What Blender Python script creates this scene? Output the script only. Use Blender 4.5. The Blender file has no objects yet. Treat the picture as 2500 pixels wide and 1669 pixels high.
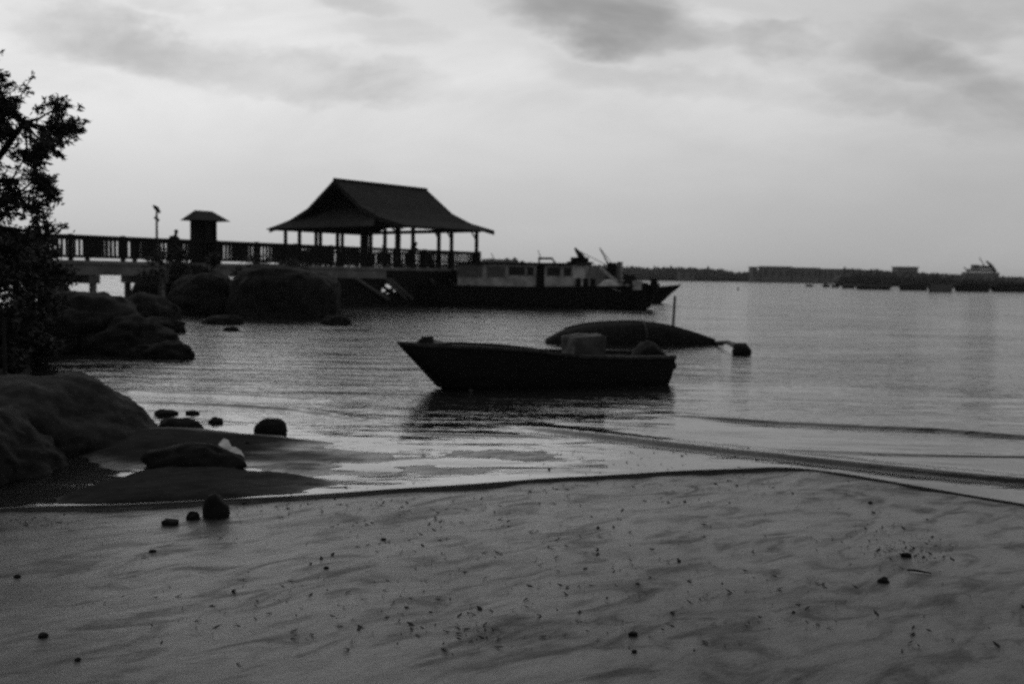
import bpy, bmesh, math, random
from mathutils import Vector, Matrix, noise
random.seed(7)
sc = bpy.context.scene
COL = sc.collection
V = Vector
PI = math.pi

# ---------------------------------------------------------------- camera
FPX, CX, CY = 2431.0, 1250.0, 834.5          # 35 mm lens, measured on the 2500 px wide photograph
CAMH = 1.7
PITCH = math.atan((CY - 674.5) / FPX)
ROLL = math.radians(0.89)
CROT = Matrix.Rotation(PI / 2 - PITCH, 4, 'X') @ Matrix.Rotation(ROLL, 4, 'Z')
cam_d = bpy.data.cameras.new('camera')
cam = bpy.data.objects.new('camera', cam_d)
COL.objects.link(cam)
cam.matrix_world = Matrix.Translation((0, 0, CAMH)) @ CROT
cam_d.lens = 35.0
cam_d.sensor_width = 36.0
cam_d.clip_start = 0.05
cam_d.clip_end = 12000
cam_d.dof.use_dof = True
cam_d.dof.focus_distance = 4.2
cam_d.dof.aperture_fstop = 2.8
sc.camera = cam


def ray(px, py):
    return CROT.to_3x3() @ V(((px - CX) / FPX, -(py - CY) / FPX, -1.0))


def at(px, py, Y):
    r = ray(px, py)
    return V((0, 0, CAMH)) + r * (Y / r.y)


def ground(px, py, z=0.0):
    r = ray(px, py)
    return V((0, 0, CAMH)) + r * ((z - CAMH) / r.z)


class Line:
    """a vertical plane standing on a line in plan: measures (t along, z) of a picture point on it"""
    def __init__(s, o, d):
        s.o = V((o[0], o[1], 0)); s.d = V((d[0], d[1], 0)).normalized(); s.n = V((s.d.y, -s.d.x, 0))

    def tz(s, px, py):
        r = ray(px, py)
        # o + t d = k r
        det = -s.d.x * r.y + s.d.y * r.x
        t = (s.o.x * r.y - s.o.y * r.x) / det
        k = (s.o.y + t * s.d.y) / r.y
        return t, CAMH + k * r.z

    def p(s, t, off, z):                        # off > 0 : towards the camera side
        return s.o + s.d * t + s.n * off + V((0, 0, z))


# ---------------------------------------------------------------- materials (all neutral greys)
def mat(name, val, rough=0.8, scale=4.0, amt=0.35, bump=0.0, spec=0.3, stretch=(1, 1, 1), val2=None):
    m = bpy.data.materials.new(name); m.use_nodes = True
    nt = m.node_tree; b = nt.nodes['Principled BSDF']
    tc = nt.nodes.new('ShaderNodeTexCoord'); mp = nt.nodes.new('ShaderNodeMapping')
    mp.inputs['Scale'].default_value = stretch
    nz = nt.nodes.new('ShaderNodeTexNoise'); nz.inputs['Scale'].default_value = scale
    nz.inputs['Detail'].default_value = 6; nz.inputs['Roughness'].default_value = 0.62
    cr = nt.nodes.new('ShaderNodeValToRGB')
    lo = val * (1 - amt); hi = val * (1 + amt) if val2 is None else val2
    cr.color_ramp.elements[0].position = 0.33; cr.color_ramp.elements[1].position = 0.68
    cr.color_ramp.elements[0].color = (lo, lo, lo, 1); cr.color_ramp.elements[1].color = (hi, hi, hi, 1)
    nt.links.new(tc.outputs['Object'], mp.inputs['Vector']); nt.links.new(mp.outputs['Vector'], nz.inputs['Vector'])
    nt.links.new(nz.outputs['Fac'], cr.inputs['Fac']); nt.links.new(cr.outputs['Color'], b.inputs['Base Color'])
    b.inputs['Roughness'].default_value = rough
    b.inputs['Specular IOR Level'].default_value = spec
    if bump:
        bp = nt.nodes.new('ShaderNodeBump'); bp.inputs['Strength'].default_value = 0.8
        bp.inputs['Distance'].default_value = bump
        nt.links.new(nz.outputs['Fac'], bp.inputs['Height']); nt.links.new(bp.outputs['Normal'], b.inputs['Normal'])
    return m


M = dict(
    rock=mat('dark_rock', 0.021, 0.9, 7.0, 0.65, 0.05, 0.15),
    rock_dark=mat('wet_dark_rock', 0.011, 0.85, 7.0, 0.6, 0.04, 0.15),
    rock_mid=mat('lichen_rock', 0.016, 0.9, 3.5, 0.65, 0.06, 0.15),
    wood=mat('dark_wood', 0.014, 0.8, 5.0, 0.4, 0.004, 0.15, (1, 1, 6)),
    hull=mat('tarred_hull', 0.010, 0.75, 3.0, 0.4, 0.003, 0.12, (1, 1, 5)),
    hull_in=mat('worn_boat_inside', 0.10, 0.8, 6.0, 0.5, 0.003, 0.2),
    gun=mat('worn_gunwale', 0.035, 0.7, 8.0, 0.5, 0.002, 0.2),
    concrete=mat('weathered_concrete', 0.17, 0.9, 1.2, 0.4, 0.006, 0.2),
    roof=mat('ribbed_roof_sheet', 0.030, 0.85, 1.5, 0.25, 0.0, 0.12),
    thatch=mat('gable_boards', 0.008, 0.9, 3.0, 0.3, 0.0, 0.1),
    pent=mat('weathered_pent_roof', 0.028, 0.9, 1.5, 0.3, 0.0, 0.12),
    paint=mat('chalky_white_paint', 0.34, 0.7, 1.8, 0.4, 0.0, 0.3),
    paint_grey=mat('grey_paint', 0.22, 0.6, 2.0, 0.3, 0.0, 0.3),
    tarp=mat('pale_tarpaulin', 0.30, 0.7, 3.0, 0.4, 0.02, 0.3),
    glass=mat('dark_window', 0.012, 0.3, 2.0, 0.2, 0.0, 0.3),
    metal=mat('grey_metal', 0.09, 0.5, 5.0, 0.3, 0.0, 0.3),
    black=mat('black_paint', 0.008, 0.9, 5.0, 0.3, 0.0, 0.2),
    leaf=mat('dark_leaf', 0.026, 0.7, 1.2, 0.6, 0.0, 0.2),
    bark=mat('bark', 0.022, 0.95, 6.0, 0.4, 0.02, 0.1),
    sheet=mat('plastic_sheet', 0.035, 0.7, 5.0, 0.45, 0.02, 0.4),
    far=mat('far_trees', 0.045, 0.9, 0.03, 0.4, 0.0, 0.0),
    far_b=mat('far_building', 0.12, 0.9, 0.05, 0.25, 0.0, 0.0),
    far_d=mat('far_hull', 0.02, 0.8, 0.2, 0.3, 0.0, 0.1),
    skin=mat('skin', 0.09, 0.6, 6, 0.1), cloth=mat('dark_cloth', 0.02, 0.9, 6, 0.3), hair=mat('hair', 0.01, 0.8, 9, 0.2),
    pale_cloth=mat('pale_cloth', 0.12, 0.9, 6, 0.2),
    litter=mat('dead_leaf', 0.024, 0.8, 3.0, 0.6, 0.0, 0.2),
    foam=mat('white_foam', 0.5, 0.6, 5.0, 0.2),
)


# ---------------------------------------------------------------- object helpers
def tag(o, label=None, cat=None, group=None, kind=None):
    if label: o['label'] = label
    if cat: o['category'] = cat
    if group: o['group'] = group
    if kind: o['kind'] = kind
    return o


def empty(name, loc, label, cat, group=None):
    o = bpy.data.objects.new(name, None); COL.objects.link(o)
    o.location = loc; o.empty_display_size = 0.3
    return tag(o, label, cat, group)


def root_loc(o):
    while o.parent: o = o.parent
    return V(o.location)


def build(name, bm, m, parent=None, loc=None, smooth=False, recalc=True):
    """bm holds world coordinates; the mesh is stored relative to its thing's base"""
    me = bpy.data.meshes.new(name)
    base = root_loc(parent) if parent else V(loc if loc is not None else (0, 0, 0))
    bm.transform(Matrix.Translation(-base))
    if recalc: bmesh.ops.recalc_face_normals(bm, faces=bm.faces)
    bm.to_mesh(me); bm.free()
    if smooth:
        for p in me.polygons: p.use_smooth = True
    me.materials.append(m if not isinstance(m, str) else M[m])
    o = bpy.data.objects.new(name, me); COL.objects.link(o)
    if parent: o.parent = parent
    else: o.location = base
    return o


def quad(bm, pts):
    return bm.faces.new([bm.verts.new(p) for p in pts])


def hexa(bm, p):
    """8 corner points: bottom 0-3, top 4-7"""
    v = [bm.verts.new(x) for x in p]
    for f in ((0, 1, 2, 3), (7, 6, 5, 4), (0, 4, 5, 1), (1, 5, 6, 2), (2, 6, 7, 3), (3, 7, 4, 0)):
        bm.faces.new([v[i] for i in f])


def lbox(bm, L, t0, t1, o0, o1, z0, z1):
    hexa(bm, [L.p(t0, o0, z0), L.p(t1, o0, z0), L.p(t1, o1, z0), L.p(t0, o1, z0),
              L.p(t0, o0, z1), L.p(t1, o0, z1), L.p(t1, o1, z1), L.p(t0, o1, z1)])


def tube(bm, pts, rads, n=8, cap=True):
    rings = []
    for i, p in enumerate(pts):
        a = pts[max(0, i - 1)]; b = pts[min(len(pts) - 1, i + 1)]
        d = (V(b) - V(a)).normalized()
        u = d.cross(V((0, 0, 1)))
        if u.length < 1e-3: u = d.cross(V((1, 0, 0)))
        u.normalize(); w = d.cross(u)
        rings.append([bm.verts.new(V(p) + (u * math.cos(2 * PI * k / n) + w * math.sin(2 * PI * k / n)) * rads[i]) for k in range(n)])
    for i in range(len(rings) - 1):
        for k in range(n):
            bm.faces.new((rings[i][k], rings[i][(k + 1) % n], rings[i + 1][(k + 1) % n], rings[i + 1][k]))
    if cap:
        bm.faces.new(rings[0]); bm.faces.new(rings[-1])


def NB(): return bmesh.new()


def interp(pts, x):
    if x <= pts[0][0]: return pts[0][1]
    for (a, b), (c, d) in zip(pts, pts[1:]):
        if x <= c:
            k = (x - a) / (c - a); 
            return b + (d - b) * k
    return pts[-1][1]


def sm(a, b, x):
    k = min(1, max(0, (x - a) / (b - a))); return k * k * (3 - 2 * k)


# ---------------------------------------------------------------- shoreline, sand, water
def curve(pl):
    return [(lambda g: (g.x, g.y))(ground(x, y)) for x, y in pl]


SH = curve([(-700, 1275), (-300, 1262), (0, 1249), (260, 1241), (520, 1231), (900, 1207), (1250, 1182), (1600, 1160),
            (1970, 1143), (2200, 1180), (2500, 1235), (2900, 1290), (3300, 1330)])


def f1(x):                                       # smoothed shoreline
    return sum(interp(SH, x + k * 0.16) + 0.02 * math.sin(x * 2.3 + k) + 0.012 * math.sin(x * 5.1) for k in (-2, -1, 0, 1, 2)) / 5


BAR = ground(430, 1196); FLAT = ground(500, 1075); FLAT2 = ground(360, 1075)


BARU = curve([(30, 1248), (120, 1222), (200, 1196), (330, 1161), (430, 1143), (550, 1149), (700, 1164), (850, 1184), (980, 1201)])


def xedge(y): return -5.0 - 0.43 * (y - 10) + 0.75 * sm(11, 14, y)


def fbm(x, y, s, o=4): return noise.fractal(V((x * s, y * s, 3.7)), 1.0, 2.0, o)


def sandh(x, y):
    s = y - f1(x)
    if s < 0: h = -0.012 + min(0.9, 0.032 * -s)
    else: h = -0.012 - (0.02 * s if s < 3 else 0.06 + 0.06 * (s - 3))
    h = max(h, -1.6)
    if y < 40 and abs(x) < 40:
        # sand bar and sand flat by the boulders
        if BARU[0][0] < x < BARU[-1][0] and s > -0.02:
            up = interp(BARU, x) - f1(x)
            h = max(h, h + (0.055 + 0.012 * fbm(x, y, 2.2)) * sm(0.05, 0.13, s) * sm(up + 0.06, up - 0.10, s) * sm(BARU[0][0], BARU[0][0] + 0.3, x) * (1 - 0.85 * sm(BARU[-1][0] - 1.5, BARU[-1][0] - 0.1, x)))
        fl_ = sm(0.02, 0.35, y - interp(BARU, x))
        h += fl_ * 0.105 * math.exp(-((x - FLAT.x) / 1.6) ** 2 - ((y - FLAT.y) / 1.0) ** 2)
        h += fl_ * 0.10 * math.exp(-((x - FLAT2.x) / 0.8) ** 2 - ((y - FLAT2.y) / 0.9) ** 2)
        h += 0.016 * fbm(x, y * 1.6, 1.3) * sm(-6, 0.5, -abs(s) + 5)
        # patchy shallows: sand just awash off the middle of the beach
        if 0 < s < 3.2:
            kx = sm(-4.2, -3.0, x) * (1 - sm(0.2, 1.6, x)); ks = sm(0.05, 0.5, s) * (1 - sm(1.2, 3.0, s))
            h += kx * ks * (0.012 + 0.018 * s + 0.022 * fbm(x * 0.55 + 7, y * 1.5, 1.5) + 0.010 * fbm(x * 0.8, y * 3.5, 2.4))
        # low ripples running diagonally up the beach
        a = x * 0.62 + y * 0.78; b = -x * 0.78 + y * 0.62
        if s < 0.2: h += 0.009 * noise.fractal(V((a * 0.9, b * 3.6, 1.0)), 1.0, 2.0, 3)
    # left bank
    e = xedge(y) - x
    if e > -0.5 and y > 7:
        k = sm(9.5, 12, y) * (1 - sm(34, 40, y))
        h += k * (min(1.6, max(0, e) * 0.55) + 0.12 * fbm(x, y, 0.8)) * sm(-0.5, 0.3, e)
    return h


def geo(core, growth, lim):
    out = list(core); st = core[-1] - core[-2]
    while out[-1] < lim:
        st *= growth; out.append(out[-1] + st)
    return out


def frange(a, b, st):
    n = int(round((b - a) / st)); return [a + (b - a) * i / n for i in range(n + 1)]


def sided(core_a, core_b, st, growth, lim):
    r = geo(frange(core_a, core_b, st), growth, lim)
    l = geo([-v for v in reversed(frange(core_a, core_b, st))], growth, lim)
    return [-v for v in reversed(l)][:-len(frange(core_a, core_b, st))] + r


xs = sided(-8.5, 7.0, 0.055, 1.25, 3300)
ss = [-60, -25, -14, -10, -8.4, -7.6] + frange(-7.2, -0.15, 0.05) + frange(-0.12, 0.12, 0.012)[0:] + geo(frange(0.15, 6.5, 0.05), 1.2, 3300)
bm = NB(); grid = []; lay = bm.verts.layers.float.new('wet')
for s_ in ss:
    row = []
    for x in xs:
        y = f1(x) + s_
        h_ = sandh(x, y); v = bm.verts.new((x, y, h_))
        w_ = 1 - sm(-0.02, 0.03, s_) * (1 - sm(2.9, 3.6, s_)) * (1 - sm(-2.4, 0.4, x)) * sm(0.0, 0.03, h_) if s_ < 6 else 1.0
        v[lay] = w_ * (1 - sm(-0.4, 0.2, xedge(y) - x) * sm(9, 11, y)); row.append(v)
    grid.append(row)
for j in range(len(ss) - 1):
    for i in range(len(xs) - 1):
        bm.faces.new((grid[j][i], grid[j][i + 1], grid[j + 1][i + 1], grid[j + 1][i]))


SAND_A = 0.036


def sand_mat():
    m = bpy.data.materials.new('wet_sand'); m.use_nodes = True
    nt = m.node_tree; b = nt.nodes['Principled BSDF']; N = nt.nodes.new; L = nt.links.new
    tc = N('ShaderNodeTexCoord')

    def noise_n(rot, scl, scale, det, rough=0.55, dist=0.0):
        mp = N('ShaderNodeMapping'); mp.vector_type = 'TEXTURE'
        mp.inputs['Rotation'].default_value = (0, 0, rot); mp.inputs['Scale'].default_value = scl
        nz = N('ShaderNodeTexNoise'); nz.inputs['Scale'].default_value = scale; nz.inputs['Detail'].default_value = det
        nz.inputs['Roughness'].default_value = rough; nz.inputs['Distortion'].default_value = dist
        L(tc.outputs['Object'], mp.inputs['Vector']); L(mp.outputs['Vector'], nz.inputs['Vector'])
        return nz.outputs['Fac']

    def ramp(f, a, b_, lo, hi):
        r = N('ShaderNodeMapRange'); r.interpolation_type = 'SMOOTHSTEP'
        r.inputs['From Min'].default_value = a; r.inputs['From Max'].default_value = b_
        r.inputs['To Min'].default_value = lo; r.inputs['To Max'].default_value = hi
        L(f, r.inputs['Value']); return r.outputs['Result']

    def mul(a, c):
        q = N('ShaderNodeMath'); q.operation = 'MULTIPLY'
        L(a, q.inputs[0])
        if isinstance(c, float): q.inputs[1].default_value = c
        else: L(c, q.inputs[1])
        return q.outputs[0]
    streak = ramp(noise_n(math.radians(38), (1.0, 0.42, 1), 1.9, 4, 0.6, 1.1), 0.36, 0.72, 0.0, 0.9)
    big = ramp(noise_n(math.radians(30), (1.6, 0.8, 1), 0.7, 3), 0.38, 0.66, 1.15, 0.70)
    mid_ = ramp(noise_n(math.radians(30), (1.0, 0.55, 1), 6.0, 5, 0.65, 0.6), 0.34, 0.70, 1.12, 0.68)
    fine = ramp(noise_n(0, (1, 1, 1), 60, 4, 0.7), 0.3, 0.7, 0.85, 1.15)
    c = mul(mul(mul(big, fine), mid_), SAND_A)
    cc = N('ShaderNodeCombineColor')
    for k in range(3): L(c, cc.inputs[k])
    L(cc.outputs[0], b.inputs['Base Color'])
    # gloss: a wet film, broken by drained streaks and by the firm sand bars
    at_ = N('ShaderNodeAttribute'); at_.attribute_name = 'wet'
    rg = ramp(streak, 0.0, 1.0, 0.27, 0.46)
    dry = N('ShaderNodeMix'); dry.data_type = 'FLOAT'
    L(at_.outputs['Fac'], dry.inputs[0]); dry.inputs[2].default_value = 0.85; L(rg, dry.inputs[3])
    L(dry.outputs[0], b.inputs['Roughness'])
    sp = mul(mul(ramp(streak, 0.0, 1.0, 0.58, 0.16), mul(big, mid_)), at_.outputs['Fac'])
    L(sp, b.inputs['Specular IOR Level']); b.inputs['IOR'].default_value = 1.4
    bp = N('ShaderNodeBump'); bp.inputs['Distance'].default_value = 0.010; bp.inputs['Strength'].default_value = 0.7
    L(noise_n(math.radians(38), (1, 0.5, 1), 22, 7, 0.75), bp.inputs['Height']); L(bp.outputs['Normal'], b.inputs['Normal'])
    return m


o = build('sand_beach', bm, sand_mat(), loc=(0, 0, 0), smooth=True, recalc=False); tag(o, kind='structure')

# water: rows follow the shoreline, s metres out from it
WR = [  # small wave fronts: plan curve, height, width
    (curve([(1150, 1030), (1300, 1046), (1400, 1060), (1600, 1087), (1970, 1127), (2200, 1151), (2500, 1178), (2900, 1208)]), 0.05, 0.13, 1150, 1750),
    (curve([(250, 983), (400, 984), (560, 991), (700, 1000), (870, 1024), (1000, 1040)]), 0.03, 0.09, 300, 700),
    (curve([(1500, 1008), (1670, 1016), (1900, 1034), (2280, 1052), (2500, 1070), (2900, 1102)]), 0.035, 0.10, 1500, 2000),
    (curve([(250, 955), (420, 958), (640, 965), (900, 985)]), 0.020, 0.08, 250, 500),
    (curve([(950, 1060), (1100, 1063), (1300, 1066), (1420, 1072)]), 0.02, 0.06, 950, 1150),
    (curve([(1700, 1085), (2150, 1110), (2500, 1117), (2800, 1120)]), 0.015, 0.07, 1900, 2400),
]
WRX = []
for c, a, w, x0, x1 in WR:
    WRX.append((c, a, w, c[0][0], c[-1][0]))


def waterz(x, y, s):
    z = 0.0
    if s < 1.2:
        amp = 0.020 * (0.15 + 0.85 * sm(3.0, 2.2, x)) * sm(-4.9, -4.4, x)
        if s < 0.05: z += -0.03 + (amp + 0.03) * sm(0.0, 0.05, s)
        else: z += amp * (1 - sm(0.05, 0.9, s))
    if 7 < y < 16:
        for c, a, w, xa, xb in WRX:
            if x < xa or x > xb: continue
            d = y - interp(c, x) + 0.03 * math.sin(x * 1.3 + a * 300) + 0.012 * math.sin(x * 3.1)
            k = sm(xa, xa + 0.25 * (xb - xa), x) * (1 if xb > 4 else 1 - sm(xb - 0.3 * (xb - xa), xb, x))
            if -w < d < 0: z += a * k * sm(-w, 0, d)
            elif 0 <= d < 5 * w: z += a * k * (1 - sm(0, 5 * w, d))
        z += 0.004 * noise.fractal(V((x * 0.7, y * 2.4, 9.1)), 1.0, 2.0, 3) * sm(0.3, 1.0, s)
    return z


ss = [0, 0.012, 0.024, 0.036, 0.048, 0.06, 0.08, 0.105]
ss = geo(ss[:-1] + frange(0.11, 7.6, 0.024), 1.12, 3300)
xw = sided(-8.0, 6.8, 0.042, 1.25, 3300)
bm = NB(); lay = bm.verts.layers.float.new('depth'); grid = []
for s in ss:
    row = []
    for x in xw:
        y = f1(x) + s; z = waterz(x, y, s)
        v = bm.verts.new((x, y, z)); v[lay] = max(0.0, z - sandh(x, y)); row.append(v)
    grid.append(row)
for j in range(len(ss) - 1):
    for i in range(len(xw) - 1):
        bm.faces.new((grid[j][i], grid[j][i + 1], grid[j + 1][i + 1], grid[j + 1][i]))


def water_mat():
    m = bpy.data.materials.new('murky_water'); m.use_nodes = True
    nt = m.node_tree; nt.nodes.clear(); N = nt.nodes.new; L = nt.links.new
    out = N('ShaderNodeOutputMaterial'); tc = N('ShaderNodeTexCoord')

    def nz(scl, scale, det, rot=0.0):
        mp = N('ShaderNodeMapping'); mp.inputs['Scale'].default_value = scl; mp.inputs['Rotation'].default_value = (0, 0, rot)
        n = N('ShaderNodeTexNoise'); n.inputs['Scale'].default_value = scale; n.inputs['Detail'].default_value = det
        n.inputs['Roughness'].default_value = 0.55
        L(tc.outputs['Object'], mp.inputs['Vector']); L(mp.outputs['Vector'], n.inputs['Vector']); return n.outputs['Fac']
    b1 = N('ShaderNodeBump'); b1.inputs['Distance'].default_value = 0.15; b1.inputs['Strength'].default_value = 0.6
    L(nz((0.5, 1.5, 1), 1.1, 4, 0.12), b1.inputs['Height'])
    b2 = N('ShaderNodeBump'); b2.inputs['Distance'].default_value = 0.02; b2.inputs['Strength'].default_value = 0.5
    L(nz((1.0, 2.2, 1), 4.5, 3, -0.1), b2.inputs['Height']); L(b1.outputs['Normal'], b2.inputs['Normal'])
    ad = N('ShaderNodeAttribute'); ad.attribute_name = 'depth'
    for bb, lo, hi in ((b1, 0.08, 0.6), (b2, 0.06, 0.7)):
        q = N('ShaderNodeMapRange'); q.interpolation_type = 'SMOOTHSTEP'; q.inputs['From Min'].default_value = 0.02; q.inputs['From Max'].default_value = 0.30
        q.inputs['To Min'].default_value = lo; q.inputs['To Max'].default_value = hi; L(ad.outputs['Fac'], q.inputs['Value']); L(q.outputs['Result'], bb.inputs['Strength'])
    ruf = N('ShaderNodeMapRange'); ruf.inputs['From Min'].default_value = 0.35; ruf.inputs['From Max'].default_value = 0.65
    ruf.inputs['To Min'].default_value = 0.6; ruf.inputs['To Max'].default_value = 1.7
    L(nz((0.35, 0.8, 1), 0.45, 3, 0.1), ruf.inputs['Value'])
    for bb in (b1, b2):
        lk = bb.inputs['Strength'].links[0].from_socket; q = N('ShaderNodeMath'); q.operation = 'MULTIPLY'
        L(lk, q.inputs[0]); L(ruf.outputs['Result'], q.inputs[1]); L(q.outputs[0], bb.inputs['Strength'])
    fr = N('ShaderNodeFresnel'); fr.inputs['IOR'].default_value = 1.33; L(b2.outputs['Normal'], fr.inputs['Normal'])
    gl = N('ShaderNodeBsdfGlossy'); gl.inputs['Roughness'].default_value = 0.07
    gl.inputs['Color'].default_value = (0.97, 0.97, 0.97, 1); L(b2.outputs['Normal'], gl.inputs['Normal'])
    tr = N('ShaderNodeBsdfTransparent'); tr.inputs['Color'].default_value = (0.75, 0.75, 0.75, 1)
    df = N('ShaderNodeBsdfDiffuse'); df.inputs['Color'].default_value = (0.022, 0.022, 0.022, 1)
    at_ = N('ShaderNodeAttribute'); at_.attribute_name = 'depth'
    mr = N('ShaderNodeMapRange'); mr.inputs['From Min'].default_value = 0.01; mr.inputs['From Max'].default_value = 0.22
    mr.inputs['To Min'].default_value = 0.05; mr.inputs['To Max'].default_value = 1.0
    L(at_.outputs['Fac'], mr.inputs['Value'])
    m1 = N('ShaderNodeMixShader'); L(mr.outputs['Result'], m1.inputs[0]); L(tr.outputs[0], m1.inputs[1]); L(df.outputs[0], m1.inputs[2])
    m2 = N('ShaderNodeMixShader'); L(fr.outputs[0], m2.inputs[0]); L(m1.outputs[0], m2.inputs[1]); L(gl.outputs[0], m2.inputs[2])
    L(m2.outputs[0], out.inputs['Surface'])
    return m


o = build('water', bm, water_mat(), loc=(0, 0, 0), smooth=True, recalc=False); tag(o, kind='structure')


# ---------------------------------------------------------------- rocks
def rock_bm(c, r, seed, rough=0.25, sub=4, block=1.0):
    b = NB(); bmesh.ops.create_icosphere(b, subdivisions=sub, radius=1.0)
    off = V((seed * 7.3, seed * 3.1, seed * 1.7))
    for v in b.verts:
        d = v.co.normalized()
        k = 1 + rough * noise.fractal(d * 1.1 + off, 1.0, 2.0, 3) + rough * 0.26 * noise.fractal(d * 4 + off, 0.8, 2.0, 6) - rough * 0.5 * max(0, 0.10 - abs(noise.noise(d * 1.7 + off * 2)))
        k -= rough * 0.16 * abs(noise.fractal(d * 2.4 + off * 1.3, 0.9, 2.0, 4))
        # facets
        k *= 1 - rough * 0.25 * abs(noise.noise(d * 2.2 - off))
        if block < 1: d = V([math.copysign(abs(q) ** block, q) for q in d]) * 0.93
        v.co = V((d.x * r[0] * k, d.y * r[1] * k, d.z * r[2] * k)) + V(c)
    return b


def rock(name, c, r, seed, label, m='rock', rough=0.25, group=None, sub=4, cat='rock', block=1.0):
    o = build(name, rock_bm(c, r, seed, rough, sub, block), m, loc=(c[0], c[1], max(0, c[2] - r[2])), smooth=True)
    return tag(o, label, cat, group)


def px_rock(name, x0, x1, ytop, ybase, label, seed, m='rock_dark', deep=0.8, rough=0.25, sink=0.25, group=None, cat='rock', sub=4, block=1.0):
    g = ground((x0 + x1) / 2, ybase); Y = g.y
    w = (x1 - x0) / FPX * Y / 2
    ry = w * deep
    top = at((x0 + x1) / 2, ytop, Y + ry * 0.6).z
    zc = top * 0.5 - sink * top; rz = top - zc
    c = at((x0 + x1) / 2, ybase, Y + ry * 0.75); 
    return rock(name, (c.x, c.y, zc), (w * 1.02, ry, rz), seed, label, m, rough, group, sub, cat, block)


# the big rounded boulders of the near shore
GB = 'boulders along the left bank'
c = at(120, 1010, 9.7)
rock('boulder', (c.x - 0.30, 9.75, -0.10), (1.20, 1.55, 0.78), 1.3, 'large smooth domed boulder sloping into the shallows at the left edge', 'rock', 0.16, GB, 6)
c = at(0, 1120, 8.0)
rock('boulder', (c.x - 0.32, 8.25, -0.15), (0.66, 1.0, 0.64), 2.9, 'lower steep boulder in front of the domed one, at the left edge', 'rock_dark', 0.2, GB, 6)
c = at(-150, 1000, 8.6)
rock('boulder', (c.x - 0.4, 9.2, 0.0), (0.9, 1.3, 0.62), 4.1, 'boulder behind the two near ones, cut by the left edge', 'rock_dark', 0.2, GB)
px_rock('boulder', 60, 345, 718, 864, 'broad dark boulder at the water beside the bank', 5.2, 'rock_mid', 0.9, 0.24, 0.2, GB, sub=5)
px_rock('boulder', 190, 430, 778, 868, 'lower sloping boulder leaning on the right flank of the broad one', 17.7, 'rock_mid', 0.7, 0.28, 0.25, GB, sub=5)
px_rock('boulder', 320, 472, 836, 876, 'low flat dark rock trailing from the foot of the broad boulder', 6.6, 'rock_dark', 0.5, 0.3, 0.3, GB)
px_rock('boulder', 330, 448, 775, 812, 'pointed low rock jutting right behind the broad boulder', 8.1, 'rock_dark', 0.6, 0.3, 0.3, GB)
px_rock('boulder', 280, 450, 722, 780, 'rock with a ragged edge between the broad boulder and the high rounded one', 9.4, 'rock_mid', 0.8, 0.3, 0.3, GB)
px_rock('boulder', 545, 838, 640, 776, 'high rounded boulder with a steep right end below the jetty', 10.2, 'rock_mid', 0.75, 0.13, 0.25, GB, sub=6, block=0.74)
px_rock('boulder', 400, 600, 662, 770, 'lower boulder under the dark hut, left of the high one', 11.8, 'rock_dark', 0.8, 0.2, 0.25, GB, sub=5)
px_rock('boulder', 320, 470, 655, 745, 'dark boulder standing beside the concrete piles of the jetty', 12.7, 'rock_dark', 0.8, 0.25, 0.3, GB)
px_rock('boulder', 95, 172, 668, 735, 'small dark boulder left of the jetty piles', 13.3, 'rock_dark', 0.8, 0.25, 0.3, GB)
px_rock('boulder', 500, 590, 768, 792, 'low rock awash at the foot of the high rounded boulder', 14.9, 'rock_dark', 0.6, 0.3, 0.4, GB)
px_rock('boulder', 780, 862, 770, 792, 'flat rock awash at the steep end of the high boulder', 15.4, 'rock_dark', 0.5, 0.3, 0.4, GB)
px_rock('boulder', 545, 585, 797, 808, 'tiny rock awash in open water in front of the high boulder', 16.4, 'rock_dark', 0.5, 0.3, 0.4, GB)
# stones of the shallows
GS = 'stones in the shallows'


def rub(name, x0, x1, yt, yb, label, seed, **k):
    return px_rock(name, x0, x1, yt, yb, label, seed, **dict(dict(m='rock_dark', deep=0.7, rough=0.32, sink=0.3, group=GS, cat='stone', sub=3), **k))


rub('stone', 620, 704, 1020, 1056, 'black blocky stone with a flat top standing alone in the shallows', 21.1, rough=0.2, block=0.7)
rub('stone', 374, 434, 998, 1014, 'flat black stone just right of the domed boulder, farthest out', 22.4)
rub('stone', 385, 490, 1018, 1062, 'rugged dark stone with a raised right end beside the domed boulder', 23.2)
rub('stone', 345, 590, 1083, 1148, 'long low dark stone tapering left on the sand bar', 24.9, deep=0.45, rough=0.22, sub=4)
rub('stone', 545, 592, 1118, 1142, 'rounded black stone at the right tip of the long low one', 25.5)
rub('stone', 493, 558, 1205, 1268, 'upright dark stone straddling the thin wave line', 26.7, deep=0.9, rough=0.2)
rub('stone', 455, 490, 1250, 1270, 'small dark stone left of the upright one', 27.3)
rub('stone', 395, 440, 1266, 1282, 'small flat stone on wet sand below the wave line, left of the upright stone', 28.1)
rub('stone', 455, 488, 1000, 1012, 'little stone between the flat black one and the blocky one', 29.1)
rub('stone', 510, 545, 1018, 1032, 'little tilted stone right of the rugged one', 30.3)
rub('stone', 495, 540, 1064, 1078, 'flat dark stone behind the long low one', 31.5)
rub('stone', 595, 612, 1078, 1092, 'pebble-sized dark stone right of the long low one', 32.5)
rub('stone', 315, 358, 1050, 1078, 'dark stone at the right foot of the domed boulder', 33.3)
rub('stone', 300, 322, 1180, 1192, 'small dark pebble on the smooth sand bar', 34.7)
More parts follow.
